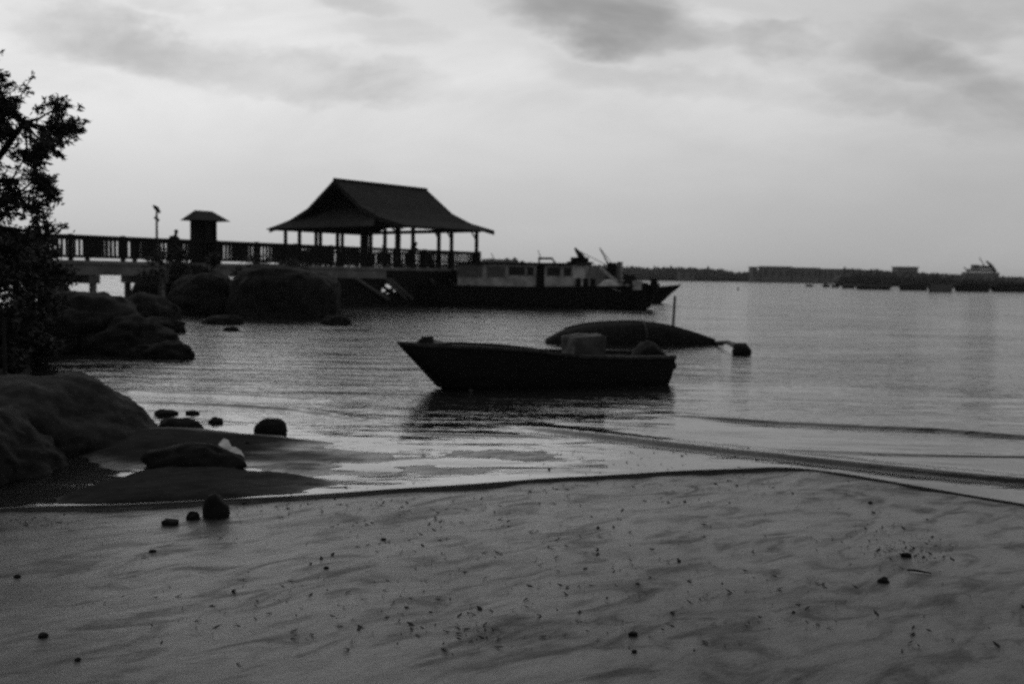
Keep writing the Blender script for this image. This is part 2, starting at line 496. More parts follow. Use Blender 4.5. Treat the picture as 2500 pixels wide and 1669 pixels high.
# white scrap beside the long stone
g = ground(565, 1122)
bm = NB()
for i in range(6):
    a = i / 5; w = 0.05 + 0.02 * math.sin(i * 2)
    p = g + V((-0.12 + a * 0.22, 0.05 - 0.1 * a, 0.16 - 0.13 * a + 0.015 * math.sin(i * 2.3)))
    bm.verts.new(p + V((0, -w, -0.02))); bm.verts.new(p + V((0.02, w, 0.02)))
bm.verts.ensure_lookup_table()
for i in range(5): bm.faces.new([bm.verts[k] for k in (2 * i, 2 * i + 2, 2 * i + 3, 2 * i + 1)])
o = build('plastic_scrap', bm, 'foam', loc=g); md = o.modifiers.new('thick', 'SOLIDIFY'); md.thickness = 0.012
tag(o, 'pale scrap of litter leaning on the long low stone', 'litter')

# stones lying on the wet beach
GP = 'small stones on the wet beach'
for i, (x, y, w, lab) in enumerate([
    (2155, 1450, 34, 'dark oval stone on the wet sand near the right edge'),
    (2212, 1382, 30, 'dark flat stone on the sand beside the leaf cluster on the right'),
    (1545, 1592, 28, 'dark stone near the bottom edge, right of the middle'),
    (1547, 1648, 18, 'small stone at the very bottom right of the middle'),
    (106, 1582, 30, 'dark stone in the bottom left corner'),
    (190, 1650, 18, 'small stone at the bottom edge left'),
    (372, 1350, 20, 'thin dark stone on the sand below the upright stone'),
    (936, 1320, 16, 'little dark stone on the sand left of the middle'),
    (42, 1417, 20, 'small stone at the left edge on the wet sand'),
    (796, 1400, 16, 'little stone on the sand below the left end of the boat reflection'),
    (2125, 1228, 14, 'small round stone just below the third wave line'),
    (2488, 1194, 16, 'small stone at the right edge below the thick wave line'),
]):
    g = ground(x, y, 0.03); g.z = sandh(g.x, g.y); r = 0.78 * w / FPX * g.y / 2
    rock('beach_stone', (g.x, g.y, g.z + r * 0.25), (r * 1.1, r * 0.9, r * 0.6), 40 + i * 1.7, lab, 'rock_dark', 0.3, GP, 3, 'stone')
# twig
g = ground(2240, 1438); g.z = sandh(g.x, g.y) + 0.008; bm = NB()
tube(bm, [g + V((-0.05, 0.03, 0)), g + V((0, 0.0, 0.004)), g + V((0.06, -0.03, 0))], [0.004, 0.006, 0.003], 6)
tag(build('twig', bm, 'bark', loc=g), 'short dark twig lying beside the oval stone on the right', 'twig')

# leaf litter
bm = NB(); rnd = random.Random(3)
cl = [(2150, 1340, 140, 60, 80), (2250, 1390, 80, 40, 60), (1180, 1600, 150, 60, 45), (90, 1270, 90, 18, 60), (800, 1240, 420, 30, 120),
      (1650, 1180, 380, 60, 160), (1100, 1300, 500, 90, 200), (1600, 1400, 600, 160, 170), (700, 1500, 500, 120, 110), (2100, 1560, 350, 90, 60), (1500, 1120, 350, 40, 60),
      (1300, 1560, 700, 90, 120)]
for cx, cy, sx, sy, n in cl:
    for _ in range(n):
        x = rnd.gauss(cx, sx * 0.6); y = rnd.gauss(cy, sy * 0.6)
        g = ground(x, min(max(y, 1105), 1800), 0.0)
        if g.y > 10.5: continue
        s_ = g.y - f1(g.x)
        z = (max(waterz(g.x, g.y, s_), sandh(g.x, g.y)) if s_ > 0.1 else sandh(g.x, g.y)) + 0.004
        a = rnd.uniform(0, 2 * PI); l = rnd.choice((0.005, 0.006, 0.008, 0.010, 0.013, 0.018, 0.026)); w = l * rnd.uniform(0.3, 0.55)
        u = V((math.cos(a), math.sin(a), rnd.uniform(-0.1, 0.35))); v = V((-math.sin(a), math.cos(a), rnd.uniform(-0.3, 0.3)))
        p = V((g.x, g.y, z))
        quad(bm, [p - u * l, p - v * w + V((0, 0, 0.003)), p + u * l + V((0, 0, 0.006)), p + v * w])
tag(build('leaf_litter', bm, 'litter', loc=(0, 0, 0)), 'small dead leaves and scraps strewn over the wet sand and shallows', 'leaf litter', kind='stuff')


# ---------------------------------------------------------------- jetty
HB = lambda px: 674.5 + (px - CX) * math.tan(ROLL)
YB = 62.0
YA = YB * (615 - HB(1168)) / (571 - HB(149))
PA = at(149, 571, YA); PB = at(1168, 615, YB)
J = Line(PB, (PB - PA))
RAILZ = PB.z
DZ = RAILZ - 1.08                                # deck top
JW = 3.2                                         # width
tL = J.tz(-120, 565)[0]
t1 = J.tz(976, 600)[0]                           # near left post of the pavilion
P1 = J.p(t1, 0, 0)
G = Line(P1, -J.n)                               # along the gable end, away from the camera
W = G.tz(697, 585)[0]
jet = empty('jetty', J.p(t1, -JW / 2, 0), 'long concrete jetty on piles with dark balustrades, leading to the roofed pavilion', 'jetty')
bm = NB()
lbox(bm, J, tL, t1 - 0.3, 0.25, -JW, DZ - 0.16, DZ)
lbox(bm, J, t1 - 0.3, 0.5, 0.25, -W - 0.4, DZ - 0.16, DZ)
build('deck', bm, 'concrete', jet)
bm = NB(); lbox(bm, J, tL, t1 - 1.2, 0.18, -0.14, DZ - 0.62, DZ - 0.163); build('edge_beam', bm, 'concrete', jet)
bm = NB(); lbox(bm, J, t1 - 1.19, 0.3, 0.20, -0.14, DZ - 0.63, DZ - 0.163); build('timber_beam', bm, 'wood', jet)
bm = NB(); q0 = J.tz(478, 640)[0]; q1 = J.tz(528, 640)[0]
hexa(bm, [J.p((q0 * 2 + q1) / 3, 0.3, 0.8), J.p((q0 + q1 * 2) / 3, 0.3, 0.8), J.p((q0 + q1 * 2) / 3, -1, 0.8), J.p((q0 * 2 + q1) / 3, -1, 0.8), J.p(q0, 0.32, DZ - 0.2), J.p(q1, 0.32, DZ - 0.2), J.p(q1, -1, DZ - 0.2), J.p(q0, -1, DZ - 0.2)])
build('abutment', bm, 'concrete', jet)
bm = NB(); lbox(bm, J, tL, t1 - 0.5, -JW + 0.34, -JW + 0.04, DZ - 0.62, DZ - 0.163); build('edge_beam', bm, 'concrete', jet)
# piles
tp = J.tz(228, 690)[0]; step = 3.25
k = -2
while tp + k * step < 0.2:
    t = tp + k * step
    if t > tL:
        for off in ((-0.05, -JW + 0.2) if t < t1 - 0.5 else (-0.05, -W * 0.33, -W * 0.66, -W)):
            bm = NB(); tube(bm, [J.p(t, off, -1.5), J.p(t, off, DZ - 0.63)], [0.15, 0.15], 10)
            build('pile', bm, 'concrete', jet)
        bm = NB(); lbox(bm, J, t - 0.24, t + 0.24, 0.12, -JW + 0.02 if t < t1 - 0.5 else -W - 0.2, DZ - 0.98, DZ - 0.623)
        build('cross_beam', bm, 'concrete', jet)
    k += 1
# braces, and boards added to make the gap below the pavilion dark
for a, b in ((-9.5, -6.0), (-6.0, -9.0), (-5.2, -2.2), (-2.0, -5.0), (-2.2, 0.0)):
    bm = NB(); tube(bm, [J.p(a, 0.1, 0.1), J.p(b, 0.1, DZ - 0.7)], [0.09, 0.09], 6); build('brace', bm, 'wood', jet)
for a, b in ((-10.4, -8.0), (-8.2, -6.6), (-7.9, -6.1), (-4.6, -3.4), (-3.0, -1.6)):
    bm = NB(); tube(bm, [J.p(b, 0.42, 0.3), J.p(a, 0.42, DZ - 0.65)], [0.10, 0.10], 6); build('brace', bm, 'metal', jet)
bm = NB(); t = J.tz(800, 690)[0]; rnd = random.Random(5)
gaps = [sorted((J.tz(a, 690)[0], J.tz(b, 690)[0])) for a, b in ((925, 936), (947, 957))]
while t < -0.2:
    if not any(a - 0.12 < t + 0.115 < b + 0.12 for a, b in gaps):
        lbox(bm, J, t, t + 0.23, 0.30, 0.24, rnd.uniform(-0.2, -0.05), DZ - 0.64)
    else:
        lbox(bm, J, t, t + 0.23, 0.30, 0.24, DZ - 0.9 - 0.3 * rnd.random(), DZ - 0.64)
        lbox(bm, J, t, t + 0.23, 0.30, 0.24, -0.2, rnd.uniform(0.55, 0.85))
    t += 0.26
build('dark_fill_boards', bm, 'wood', jet)



def rails(ta, tb, off, L=J, gap=()):
    n = max(1, int(round((tb - ta) / 2.35))); st = (tb - ta) / n
    for i in range(n + 1):
        t = ta + i * st
        bm = NB(); lbox(bm, L, t - 0.08, t + 0.08, off + 0.08, off - 0.08, DZ + 0.003, RAILZ + 0.03)
        build('railing_post', bm, 'wood', jet)
    for i in range(n):
        a = ta + i * st + 0.083; b = a + st - 0.166
        bm = NB()
        lbox(bm, L, a, b, off + 0.07, off - 0.07, RAILZ - 0.13, RAILZ)
        lbox(bm, L, a, b, off + 0.04, off - 0.04, DZ + 0.14, DZ + 0.22)
        m_ = int((b - a) / 0.19)
        for q in range(m_):
            t = a + (q + 0.5) * (b - a) / m_
            lbox(bm, L, t - 0.045, t + 0.045, off + 0.03, off - 0.03, DZ + 0.222, RAILZ - 0.133)
        build('railing_panel', bm, 'wood', jet)


rails(tL, -0.02, 0.0)
rails(tL, t1 - 0.5, -JW + 0.15)
rails(t1 - 0.4, -0.02, -W + 0.0)
GE = Line(J.p(0.2, 0, 0), -J.n)
rails(0.1, W - 0.2, 0.0, GE)

# ---------------------------------------------------------------- pavilion
pav = empty('pavilion', J.p(t1 / 2, -W / 2, DZ), 'open jetty pavilion with a tall flared gable roof on thin posts', 'pavilion')
R0 = Line(J.p(0, -W / 2, 0), J.d)
ta, za = R0.tz(818, 439); tb, zb = R0.tz(1039, 466)
ZR = (za + zb) / 2
# flare break and eave lines
zb1 = []
for off, x, y in ((2.4, 872, 508), (-2.4, 763, 509)):
    Ln = Line(R0.p(0, off, 0), J.d); zb1.append(Ln.tz(x, y)[1])
ZK = sum(zb1) / 2
EO = W / 2 + 0.85
Ln = Line(R0.p(0, EO, 0), J.d); ZE = Ln.tz(1203, 566)[1] + 0.03
t_e0 = Ln.tz(985, 562)[0]; t_e1 = Ln.tz(1205, 566)[0]
prof = [(-EO, ZE), (-EO * 0.67, ZE + (ZK - ZE) * 0.42), (-2.4, ZK), (-1.2, ZK + (ZR - ZK) * 0.5), (0, ZR),
        (1.2, ZK + (ZR - ZK) * 0.5), (2.4, ZK), (EO * 0.67, ZE + (ZK - ZE) * 0.42), (EO, ZE)]
tg0, tg1 = (ta + t_e0) / 2, (tb + t_e1) / 2
print('PAV', dict(t1=t1, W=W, ta=ta, tb=tb, te0=t_e0, te1=t_e1, za=za, zb=zb, ZK=zb1, ZE=ZE, DZ=DZ, RAILZ=RAILZ, d=J.d))
bm = NB(); n = int((tb - ta) / 0.11); rows = []
for i in range(n + 1):
    rib = 0.035 if i % 2 else 0.0
    row = []
    for off, z in prof:
        k = abs(off) / EO
        lo = ta + (t_e0 - ta) * k; hi = tb + (t_e1 - tb) * k
        row.append(bm.verts.new(R0.p(lo + (hi - lo) * i / n, off, z + rib)))
    rows.append(row)
for i in range(n):
    for j in range(len(prof) - 1):
        bm.faces.new((rows[i][j], rows[i + 1][j], rows[i + 1][j + 1], rows[i][j + 1]))
rf = build('roof', bm, 'roof', pav); md = rf.modifiers.new('thick', 'SOLIDIFY'); md.thickness = 0.09; md.offset = -1
bm = NB(); tube(bm, [R0.p(ta - 0.1, 0, ZR + 0.05), R0.p(tb + 0.1, 0, ZR + 0.05)], [0.10, 0.10], 8); build('ridge_cap', bm, 'roof', rf)
for t_a, t_b in ((ta, t_e0), (tb, t_e1)):
    sgn = -1 if t_a == ta else 1
    bm = NB()
    for (o0, z0), (o1, z1) in zip(prof, prof[1:]):
        q0 = t_a + (t_b - t_a) * abs(o0) / EO + sgn * 0.05; q1 = t_a + (t_b - t_a) * abs(o1) / EO + sgn * 0.05
        hexa(bm, [R0.p(q0 - 0.03, o0, z0 - 0.22), R0.p(q1 - 0.03, o1, z1 - 0.22), R0.p(q1 + 0.03, o1, z1 - 0.22), R0.p(q0 + 0.03, o0, z0 - 0.22),
                  R0.p(q0 - 0.03, o0, z0 + 0.06), R0.p(q1 - 0.03, o1, z1 + 0.06), R0.p(q1 + 0.03, o1, z1 + 0.06), R0.p(q0 + 0.03, o0, z0 + 0.06)])
    build('bargeboard', bm, 'wood', rf)
# gable walls
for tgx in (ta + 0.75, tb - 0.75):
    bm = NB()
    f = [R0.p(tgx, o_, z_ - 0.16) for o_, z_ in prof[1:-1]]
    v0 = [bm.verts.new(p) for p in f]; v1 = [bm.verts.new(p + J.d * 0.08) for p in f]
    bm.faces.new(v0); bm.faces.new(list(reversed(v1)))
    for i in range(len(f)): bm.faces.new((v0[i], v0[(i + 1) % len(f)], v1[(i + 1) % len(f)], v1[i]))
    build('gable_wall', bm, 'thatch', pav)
# pent roof at the landward end
bm = NB(); zt = ZK - 0.05; zbm = ZE - 0.02; t0 = ta + 0.72; t2 = ta - 0.85
top0, top1, bo0, bo1 = -2.7, 2.9, -EO + 0.5, W / 2 - 0.9
rows = []
for i in range(61):
    a = i / 60; rib = 0.025 if i % 2 else 0
    pt = R0.p(t0, top0 + (top1 - top0) * a, zt + rib); pb = R0.p(t2, bo0 + (bo1 - bo0) * a, zbm + rib)
    rows.append((bm.verts.new(pt), bm.verts.new(pt.lerp(pb, 0.5)), bm.verts.new(pb)))
for i in range(60):
    bm.faces.new((rows[i][0], rows[i][1], rows[i + 1][1], rows[i + 1][0])); bm.faces.new((rows[i][1], rows[i][2], rows[i + 1][2], rows[i + 1][1]))
pr = build('pent_roof', bm, 'pent', pav); md = pr.modifiers.new('thick', 'SOLIDIFY'); md.thickness = 0.08; md.offset = -1
# posts, on three sides, and eave beams
def post(p, r=0.085, brace=None):
    bm = NB(); lbox(bm, Line((p.x, p.y), J.d), -r, r, r, -r, DZ + 0.003, ZE + 0.02)
    build('post', bm, 'wood', pav)
npx = [976, 1013, 1043, 1076, 1107]
ts = [J.tz(x, 600)[0] for x in npx] + [0.0]
for i, t in enumerate(ts):
    post(J.p(t, -0.16 if i not in (2,) else -3.6, 0), 0.12 if i == 0 else 0.085)
for x in (697, 731, 782, 824, 887, 905):
    tt = G.tz(x, 590)[0]; post(G.p(tt - 0.2 if tt > 11 else tt, 0.0, 0), 0.13 if x == 887 else 0.085)
for t in (t1 * 0.66, t1 * 0.33, -0.05): post(J.p(t, -W + 0.2, 0))
bm = NB(); lbox(bm, J, t1 - 0.2, 0.2, -0.06, -0.26, ZE - 0.06, ZE + 0.16); build('eave_beam', bm, 'wood', pav)
bm = NB(); lbox(bm, J, t1 - 0.2, 0.2, -W + 0.26, -W + 0.06, ZE - 0.06, ZE + 0.16); build('eave_beam', bm, 'wood', pav)
bm = NB(); lbox(bm, J, t1 - 0.1, t1 + 0.1, -0.27, -W + 0.27, ZE - 0.06, ZE + 0.16); build('eave_beam', bm, 'wood', pav)
bm = NB(); lbox(bm, J, -0.1, 0.1, -0.27, -W + 0.27, ZE - 0.06, ZE + 0.16); build('eave_beam', bm, 'wood', pav)
# knee braces
for t in ts[:1] + ts[3:]:
    bm = NB(); tube(bm, [J.p(t, -0.16, ZE - 0.62), J.p(t - 0.5, -0.16, ZE - 0.02)], [0.05, 0.05], 6); build('knee_brace', bm, 'wood', pav)
bm = NB(); lbox(bm, J, t1 + 0.3, -0.4, -0.45, -0.95, DZ + 0.40, DZ + 0.46)
for t in (t1 + 0.6, t1 * 0.5, -0.7): lbox(bm, J, t - 0.05, t + 0.05, -0.5, -0.9, DZ + 0.003, DZ + 0.40)
build('bench', bm, 'wood', pav)

# ---------------------------------------------------------------- hut, lamp post on the jetty
h0 = J.tz(490, 590)[0]; h1 = J.tz(533, 590)[0]; zt = J.tz(500, 538)[1]; zr = J.tz(500, 513)[1]
HD = 0.12 + Line(J.p(h0, -0.12, 0), -J.n).tz(464, 590)[0]
hut = empty('ticket_hut', J.p((h0 + h1) / 2, -HD / 2, DZ), 'narrow dark hut with a low hipped roof standing on the jetty', 'hut')
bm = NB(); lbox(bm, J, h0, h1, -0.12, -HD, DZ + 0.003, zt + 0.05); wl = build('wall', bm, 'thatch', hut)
bm = NB(); lbox(bm, J, h0 + 0.3, h1 - 0.3, -0.115, -0.08, DZ + 1.1, DZ + 1.9); build('shutter', bm, 'wood', hut)
e = h0 - 0.32; e2 = J.tz(560, 540)[0] - 0.1; r0 = h0 - 0.02; r1 = h1 - 0.05
bm = NB()
A = [J.p(e, 0.25, zt), J.p(e2, 0.25, zt), J.p(e2, -HD - 0.35, zt), J.p(e, -HD - 0.35, zt)]
B = [J.p(r0, -HD / 2, zr), J.p(r1, -HD / 2, zr)]
va = [bm.verts.new(p) for p in A]; vb = [bm.verts.new(p) for p in B]
bm.faces.new((va[0], va[1], vb[1], vb[0])); bm.faces.new((va[1], va[2], vb[1])); bm.faces.new((va[2], va[3], vb[0], vb[1])); bm.faces.new((va[3], va[0], vb[0])); bm.faces.new(va)
build('roof', bm, 'roof', hut)
lt, lz = J.tz(391, 502)
lp = empty('lamp_post', J.p(lt, -0.3, DZ), 'slim grey lamp post on the jetty left of the dark hut', 'lamp post')
bm = NB(); tube(bm, [J.p(lt, -0.3, DZ), J.p(lt, -0.3, lz - 0.25)], [0.065, 0.05], 8); build('pole', bm, 'metal', lp)
bm = NB(); tube(bm, [J.p(lt - 0.16, -0.3, lz), J.p(lt + 0.0, -0.3, lz - 0.12), J.p(lt + 0.17, -0.3, lz - 0.30)], [0.05, 0.11, 0.05], 8); build('lamp_head', bm, 'black', lp)
bm = NB(); tube(bm, [J.p(lt - 0.1, -0.3, lz - 0.52), J.p(lt + 0.1, -0.3, lz - 0.66)], [0.07, 0.07], 8); build('bracket', bm, 'metal', lp)


# ---------------------------------------------------------------- people
def person(name, base, face, pose, label, top='cloth'):
    """skinned figure; face = direction it looks at (plan)"""
    f = V((face[0], face[1], 0)).normalized(); r = V((f.y, -f.x, 0)); up = V((0, 0, 1))
    e = empty(name, base, label, 'person')
    P = lambda a, b, c: V(base) + r * a + f * b + up * c
    if pose == 'lean':      # hips back, trunk bent over the rail
        j = {'pel': (0, -0.25, 0.86), 'ch': (0, 0.02, 1.12), 'nk': (0, 0.17, 1.22), 'hd': (0, 0.24, 1.33), 'hd2': (0, 0.27, 1.44)}
        arms = [((s * 0.19, 0.08, 1.17), (s * 0.24, 0.16, 1.02), (s * 0.06, 0.36, 1.10), (s * 0.02, 0.42, 1.11)) for s in (-1, 1)]
        legs = [((s * 0.10, -0.25, 0.82), (s * 0.12, -0.17, 0.46), (s * 0.13, -0.28, 0.07), (s * 0.13, -0.12, 0.04)) for s in (-1, 1)]
    else:                   # seated on the bench
        j = {'pel': (0, 0, 0.52), 'ch': (0, 0.05, 0.86), 'nk': (0, 0.06, 1.02), 'hd': (0, 0.09, 1.14), 'hd2': (0, 0.10, 1.27)}
        arms = [((s * 0.20, 0.04, 0.96), (s * 0.25, 0.02, 0.70), (s * 0.14, 0.26, 0.60), (s * 0.12, 0.34, 0.60)) for s in (-1, 1)]
        legs = [((s * 0.10, 0.06, 0.52), (s * 0.13, 0.46, 0.52), (s * 0.13, 0.46, 0.08), (s * 0.13, 0.60, 0.04)) for s in (-1, 1)]
    vs = [j['pel'], j['ch'], j['nk'], j['hd'], j['hd2']]; rd = [0.13, 0.14, 0.055, 0.085, 0.075]
    ed = [(0, 1), (1, 2), (2, 3), (3, 4)]
    for a in arms:
        i = len(vs); vs += list(a); rd += [0.06, 0.048, 0.036, 0.03]; ed += [(1, i), (i, i + 1), (i + 1, i + 2), (i + 2, i + 3)]
    for a in legs:
        i = len(vs); vs += list(a); rd += [0.09, 0.065, 0.045, 0.04]; ed += [(0, i), (i, i + 1), (i + 1, i + 2), (i + 2, i + 3)]
    me = bpy.data.meshes.new('body'); me.from_pydata([P(*v) - V(base) for v in vs], ed, []); me.materials.append(M[top])
    o = bpy.data.objects.new('body', me); COL.objects.link(o); o.parent = e
    o.modifiers.new('skin', 'SKIN')
    for i, d in enumerate(me.skin_vertices[0].data): d.radius = (rd[i], rd[i]); d.use_root = (i == 0)
    s = o.modifiers.new('sub', 'SUBSURF'); s.levels = 1; s.render_levels = 2
    bm = NB(); bmesh.ops.create_icosphere(bm, subdivisions=2, radius=0.1)
    hc = P(*j['hd2']) + up * 0.005 - f * 0.015
    for v in bm.verts: v.co = V((v.co.x, v.co.y, v.co.z * 0.75)) + hc
    build('hair', bm, 'hair', e, smooth=True)
    return e


pt = J.tz(436, 590)[0]
person('person', J.p(pt, -0.45, DZ), J.n, 'lean', 'person in dark clothes leaning on the jetty rail beside the hut')
pt = J.tz(1021, 600)[0]
person('person', J.p(pt, -0.45, DZ), J.n, 'lean', 'person in dark clothes leaning on the pavilion rail near its seaward posts')
pt = J.tz(918, 590)[0]
person('person', G.p(0.2, -0.0, DZ) + G.d * 2.2 + J.d * 0.9, J.d, 'sit', 'person in a pale top seated by the landward posts of the pavilion', 'pale_cloth')
person('person', G.p(9.2, -0.9, DZ), J.n, 'sit', 'person seated low at the far landward corner of the pavilion')


# ---------------------------------------------------------------- hull loft
def hull_bm(P, st, n=7, pw=2.4):
    """P(s, off, z) -> world ; st = (s_top, s_keel, half, ztop, zkeel)"""
    bm = NB(); rows = []
    for s_t, s_k, hb, zt, zk in st:
        row = []
        for k in range(-n, n + 1):
            a = abs(k) / n; sg = 1 if k >= 0 else -1
            z = zk + (zt - zk) * a ** pw; y = sg * hb * math.sin(a * PI / 2) ** 0.75
            q = a ** pw
            row.append(bm.verts.new(P(s_k + (s_t - s_k) * q, y, z)))
        rows.append(row)
    for i in range(len(rows) - 1):
        for k in range(2 * n): bm.faces.new((rows[i][k], rows[i + 1][k], rows[i + 1][k + 1], rows[i][k + 1]))
    bm.faces.new(rows[-1])
    return bm


def strip_bm(P, st, w, h, inset=0.0):
    """rail along both edges of the hull top"""
    bm = NB()
    for sg in (-1, 1):
        for a, b in zip(st, st[1:]):
            p = [P(a[0], sg * (a[2] - w - inset), a[3] - h / 2), P(b[0], sg * (max(0.0, b[2] - w - inset)), b[3] - h / 2), P(b[0], sg * (b[2] + w * 0.5), b[3] - h / 2), P(a[0], sg * (a[2] + w * 0.5), a[3] - h / 2)]
            hexa(bm, p + [x + V((0, 0, h)) for x in p])
    return bm


# ---------------------------------------------------------------- the near open boat
gb = ground(1105, 957); gs = ground(1640, 936)
BL = Line(gb, gs - gb)                           # s from bow to stern, near side
BLEN = (gs - gb).length
P = lambda s, off, z: BL.p(s, off - 0.42, z)
tz = lambda x, y, off=0.0: Line(BL.p(0, off, 0), BL.d).tz(x, y)
sb, zbow = tz(973, 837, -0.42)
print('BOAT', BLEN, sb, zbow, tz(1350, 867), tz(1650, 868), tz(1040, 845))
z1 = tz(1040, 846)[1]; z2 = tz(1350, 868)[1]; z3 = tz(1500, 870)[1]; z4 = tz(1652, 869)[1]; s4 = tz(1636, 870)[0]
st = [(sb, sb + 0.03, 0.03, zbow, zbow - 0.06), (sb + 0.35, sb * 0.55, 0.20, zbow - 0.03, zbow * 0.52), (sb * 0.25 + 0.15, -0.05, 0.38, (zbow + z1) / 2 - 0.02, 0.03),
      (0.55, 0.45, 0.52, z1 - 0.03, -0.12), (1.3, 1.3, 0.64, (z1 + z2) / 2, -0.2), (2.0, 2.0, 0.68, z2, -0.22), (2.8, 2.8, 0.68, z3, -0.22), (3.5, 3.45, 0.64, (z3 + z4) / 2, -0.2), (s4, BLEN - 0.12, 0.58, z4, -0.16)]
boat = empty('rowing_boat', BL.p(BLEN / 2, -0.42, 0), 'small black open wooden boat with a raked bow, afloat near the beach', 'boat')
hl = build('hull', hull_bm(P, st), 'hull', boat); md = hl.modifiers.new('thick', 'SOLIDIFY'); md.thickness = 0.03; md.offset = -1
gw = build('gunwale', strip_bm(P, st, 0.05, 0.045), 'gun', boat)
bm = NB()                                        # floor boards and thwarts
for s in (0.9, 1.9, 3.1):
    hbw = 0.55 if s < 1 else 0.62
    hexa(bm, [P(s, -hbw, 0.24), P(s + 0.22, -hbw, 0.24), P(s + 0.22, hbw, 0.24), P(s, hbw, 0.24), P(s, -hbw, 0.28), P(s + 0.22, -hbw, 0.28), P(s + 0.22, hbw, 0.28), P(s, hbw, 0.28)])
build('thwarts', bm, 'gun', boat)
bm = NB(); hexa(bm, [P(0.3, -0.34, -0.02), P(3.7, -0.45, -0.02), P(3.7, 0.45, -0.02), P(0.3, 0.34, -0.02), P(0.3, -0.34, 0.02), P(3.7, -0.45, 0.02), P(3.7, 0.45, 0.02), P(0.3, 0.34, 0.02)])
build('floor_boards', bm, 'hull_in', boat)
bm = NB()                                        # fore deck
v = [bm.verts.new(P(sb + 0.02, 0, zbow - 0.01)), bm.verts.new(P(sb + 0.38, -0.19, zbow - 0.035)), bm.verts.new(P(0.0, -0.36, z1 + 0.015)), bm.verts.new(P(0.0, 0.36, z1 + 0.015)), bm.verts.new(P(sb + 0.38, 0.19, zbow - 0.035))]
bm.faces.new(v); fd = build('fore_deck', bm, 'hull', boat); md = fd.modifiers.new('thick', 'SOLIDIFY'); md.thickness = 0.03
bm = NB()                                        # inside of the far side: worn pale planking lining
for a, b in zip(st[3:], st[4:]):
    quad(bm, [P(a[0], -a[2] + 0.06, a[3] - 0.04), P(b[0], -b[2] + 0.06, b[3] - 0.04), P(b[0], -b[2] + 0.12, 0.05), P(a[0], -a[2] + 0.12, 0.05)])
pl = build('ceiling_planks', bm, 'hull_in', boat); md = pl.modifiers.new('thick', 'SOLIDIFY'); md.thickness = 0.015
# coil of rope on the fore deck
bm = NB(); cp = P(sb + 0.42, 0.0, zbow + 0.0)
for q in range(4):
    rr = 0.12 - 0.015 * q
    tube(bm, [cp + V((rr * math.cos(a * PI / 7) + 0.01 * q, rr * 0.8 * math.sin(a * PI / 7), 0.01 + 0.022 * q + 0.006 * math.sin(a))) for a in range(15)], [0.014] * 15, 6)
tag(build('rope_coil', bm, 'bark', loc=cp), 'small coil of dark rope on the bow of the black boat', 'rope')
# sheeted crate amidships
s0, zc = tz(1386, 868, -0.3); s1 = tz(1470, 868, -0.3)[0]; ztop = tz(1425, 816, -0.42)[1]
bm = NB(); bmesh.ops.create_cube(bm, size=1.0); bmesh.ops.subdivide_edges(bm, edges=bm.edges[:], cuts=7, use_grid_fill=True)
for v in bm.verts:
    x, y, z = v.co; k = 1 - 0.22 * (z + 0.5)
    n_ = noise.fractal(V((x * 2.6, y * 2.6, z * 2.6)), 0.8, 2.0, 4) * 0.085
    v.co = P((s0 + s1) / 2 + (x * k + 0.05 * (z + .5) + n_) * (s1 - s0), (y * k + n_) * 0.62, 0.05 + (z + 0.5) * (ztop - 0.05) + n_ * 0.4 - 0.06 * (x * x + y * y))
cr = build('sheeted_crate', bm, 'sheet', loc=P((s0 + s1) / 2, 0, 0.05), smooth=True)
tag(cr, 'boxy crate under a grey plastic sheet standing amidships in the black boat', 'crate')
# dark gear heap with an engine at the stern
s0 = tz(1545, 868, -0.4)[0]; s1 = tz(1645, 868, -0.4)[0]; ztop = tz(1590, 838, -0.42)[1]
bm = NB(); bmesh.ops.create_icosphere(bm, subdivisions=4, radius=1)
for v in bm.verts:
    d = v.co.copy(); n_ = noise.fractal(d * 2.2 + V((4, 1, 7)), 0.9, 2.0, 4)
    a = 0.5 + 0.5 * d.x; k = 1 + 0.22 * n_
    v.co = P(s0 + 0.02 + a * (s1 - s0 - 0.02), d.y * 0.34 * k, 0.12 + max(0.0, 0.5 + 0.5 * d.z * k) * (ztop - 0.10) * (0.55 + 0.5 * math.exp(-((a - 0.3) / 0.33) ** 2)))
tag(build('gear_heap', bm, 'black', loc=P((s0 + s1) / 2, 0, 0.12), smooth=True), 'dark lumpy heap of gear in the stern of the black boat', 'gear')

# ---------------------------------------------------------------- upturned boat and its float
ul = ground(1338, 841); ur = ground(1780, 845)
U = Line(ul, ur - ul); UL = (ur - ul).length
ztop = U.tz(1540, 786)[1]
bm = NB(); rows = []; NS = 40
topz = [(0, U.tz(1340, 830)[1]), (U.tz(1375, 810)[0], U.tz(1375, 808)[1]), (U.tz(1420, 793)[0], U.tz(1420, 795)[1]), (U.tz(1480, 787)[0], U.tz(1480, 788)[1]),
        (U.tz(1560, 786)[0], U.tz(1560, 786)[1]), (U.tz(1640, 795)[0], U.tz(1640, 796)[1]), (U.tz(1700, 812)[0], U.tz(1700, 813)[1]), (U.tz(1750, 829)[0], U.tz(1750, 830)[1]), (UL, U.tz(1780, 840)[1] - 0.02)]
for i in range(NS + 1):
    t = UL * i / NS; z = sum(interp(topz, t + k * 0.07) for k in (-1, 0, 1)) / 3; a = i / NS
    hb = 0.62 * (math.sin(PI * min(1, a * 1.15 + 0.06)) ** 0.6 if a < 0.8 else 1.0)
    hb = 0.62 * max(0.05, min(1, (a + 0.03) * 5) ** 0.6 * min(1, (1.02 - a) * 1.5) ** 0.9)
    row = []
    for k in range(-6, 7):
        q = k / 6
        row.append(bm.verts.new(U.p(t, -0.45 + hb * math.sin(q * PI / 2) ** 1, -0.15 + (z + 0.15) * (math.cos(q * PI / 2) ** 0.75 if abs(q) < 1 else 0))))
    rows.append(row)
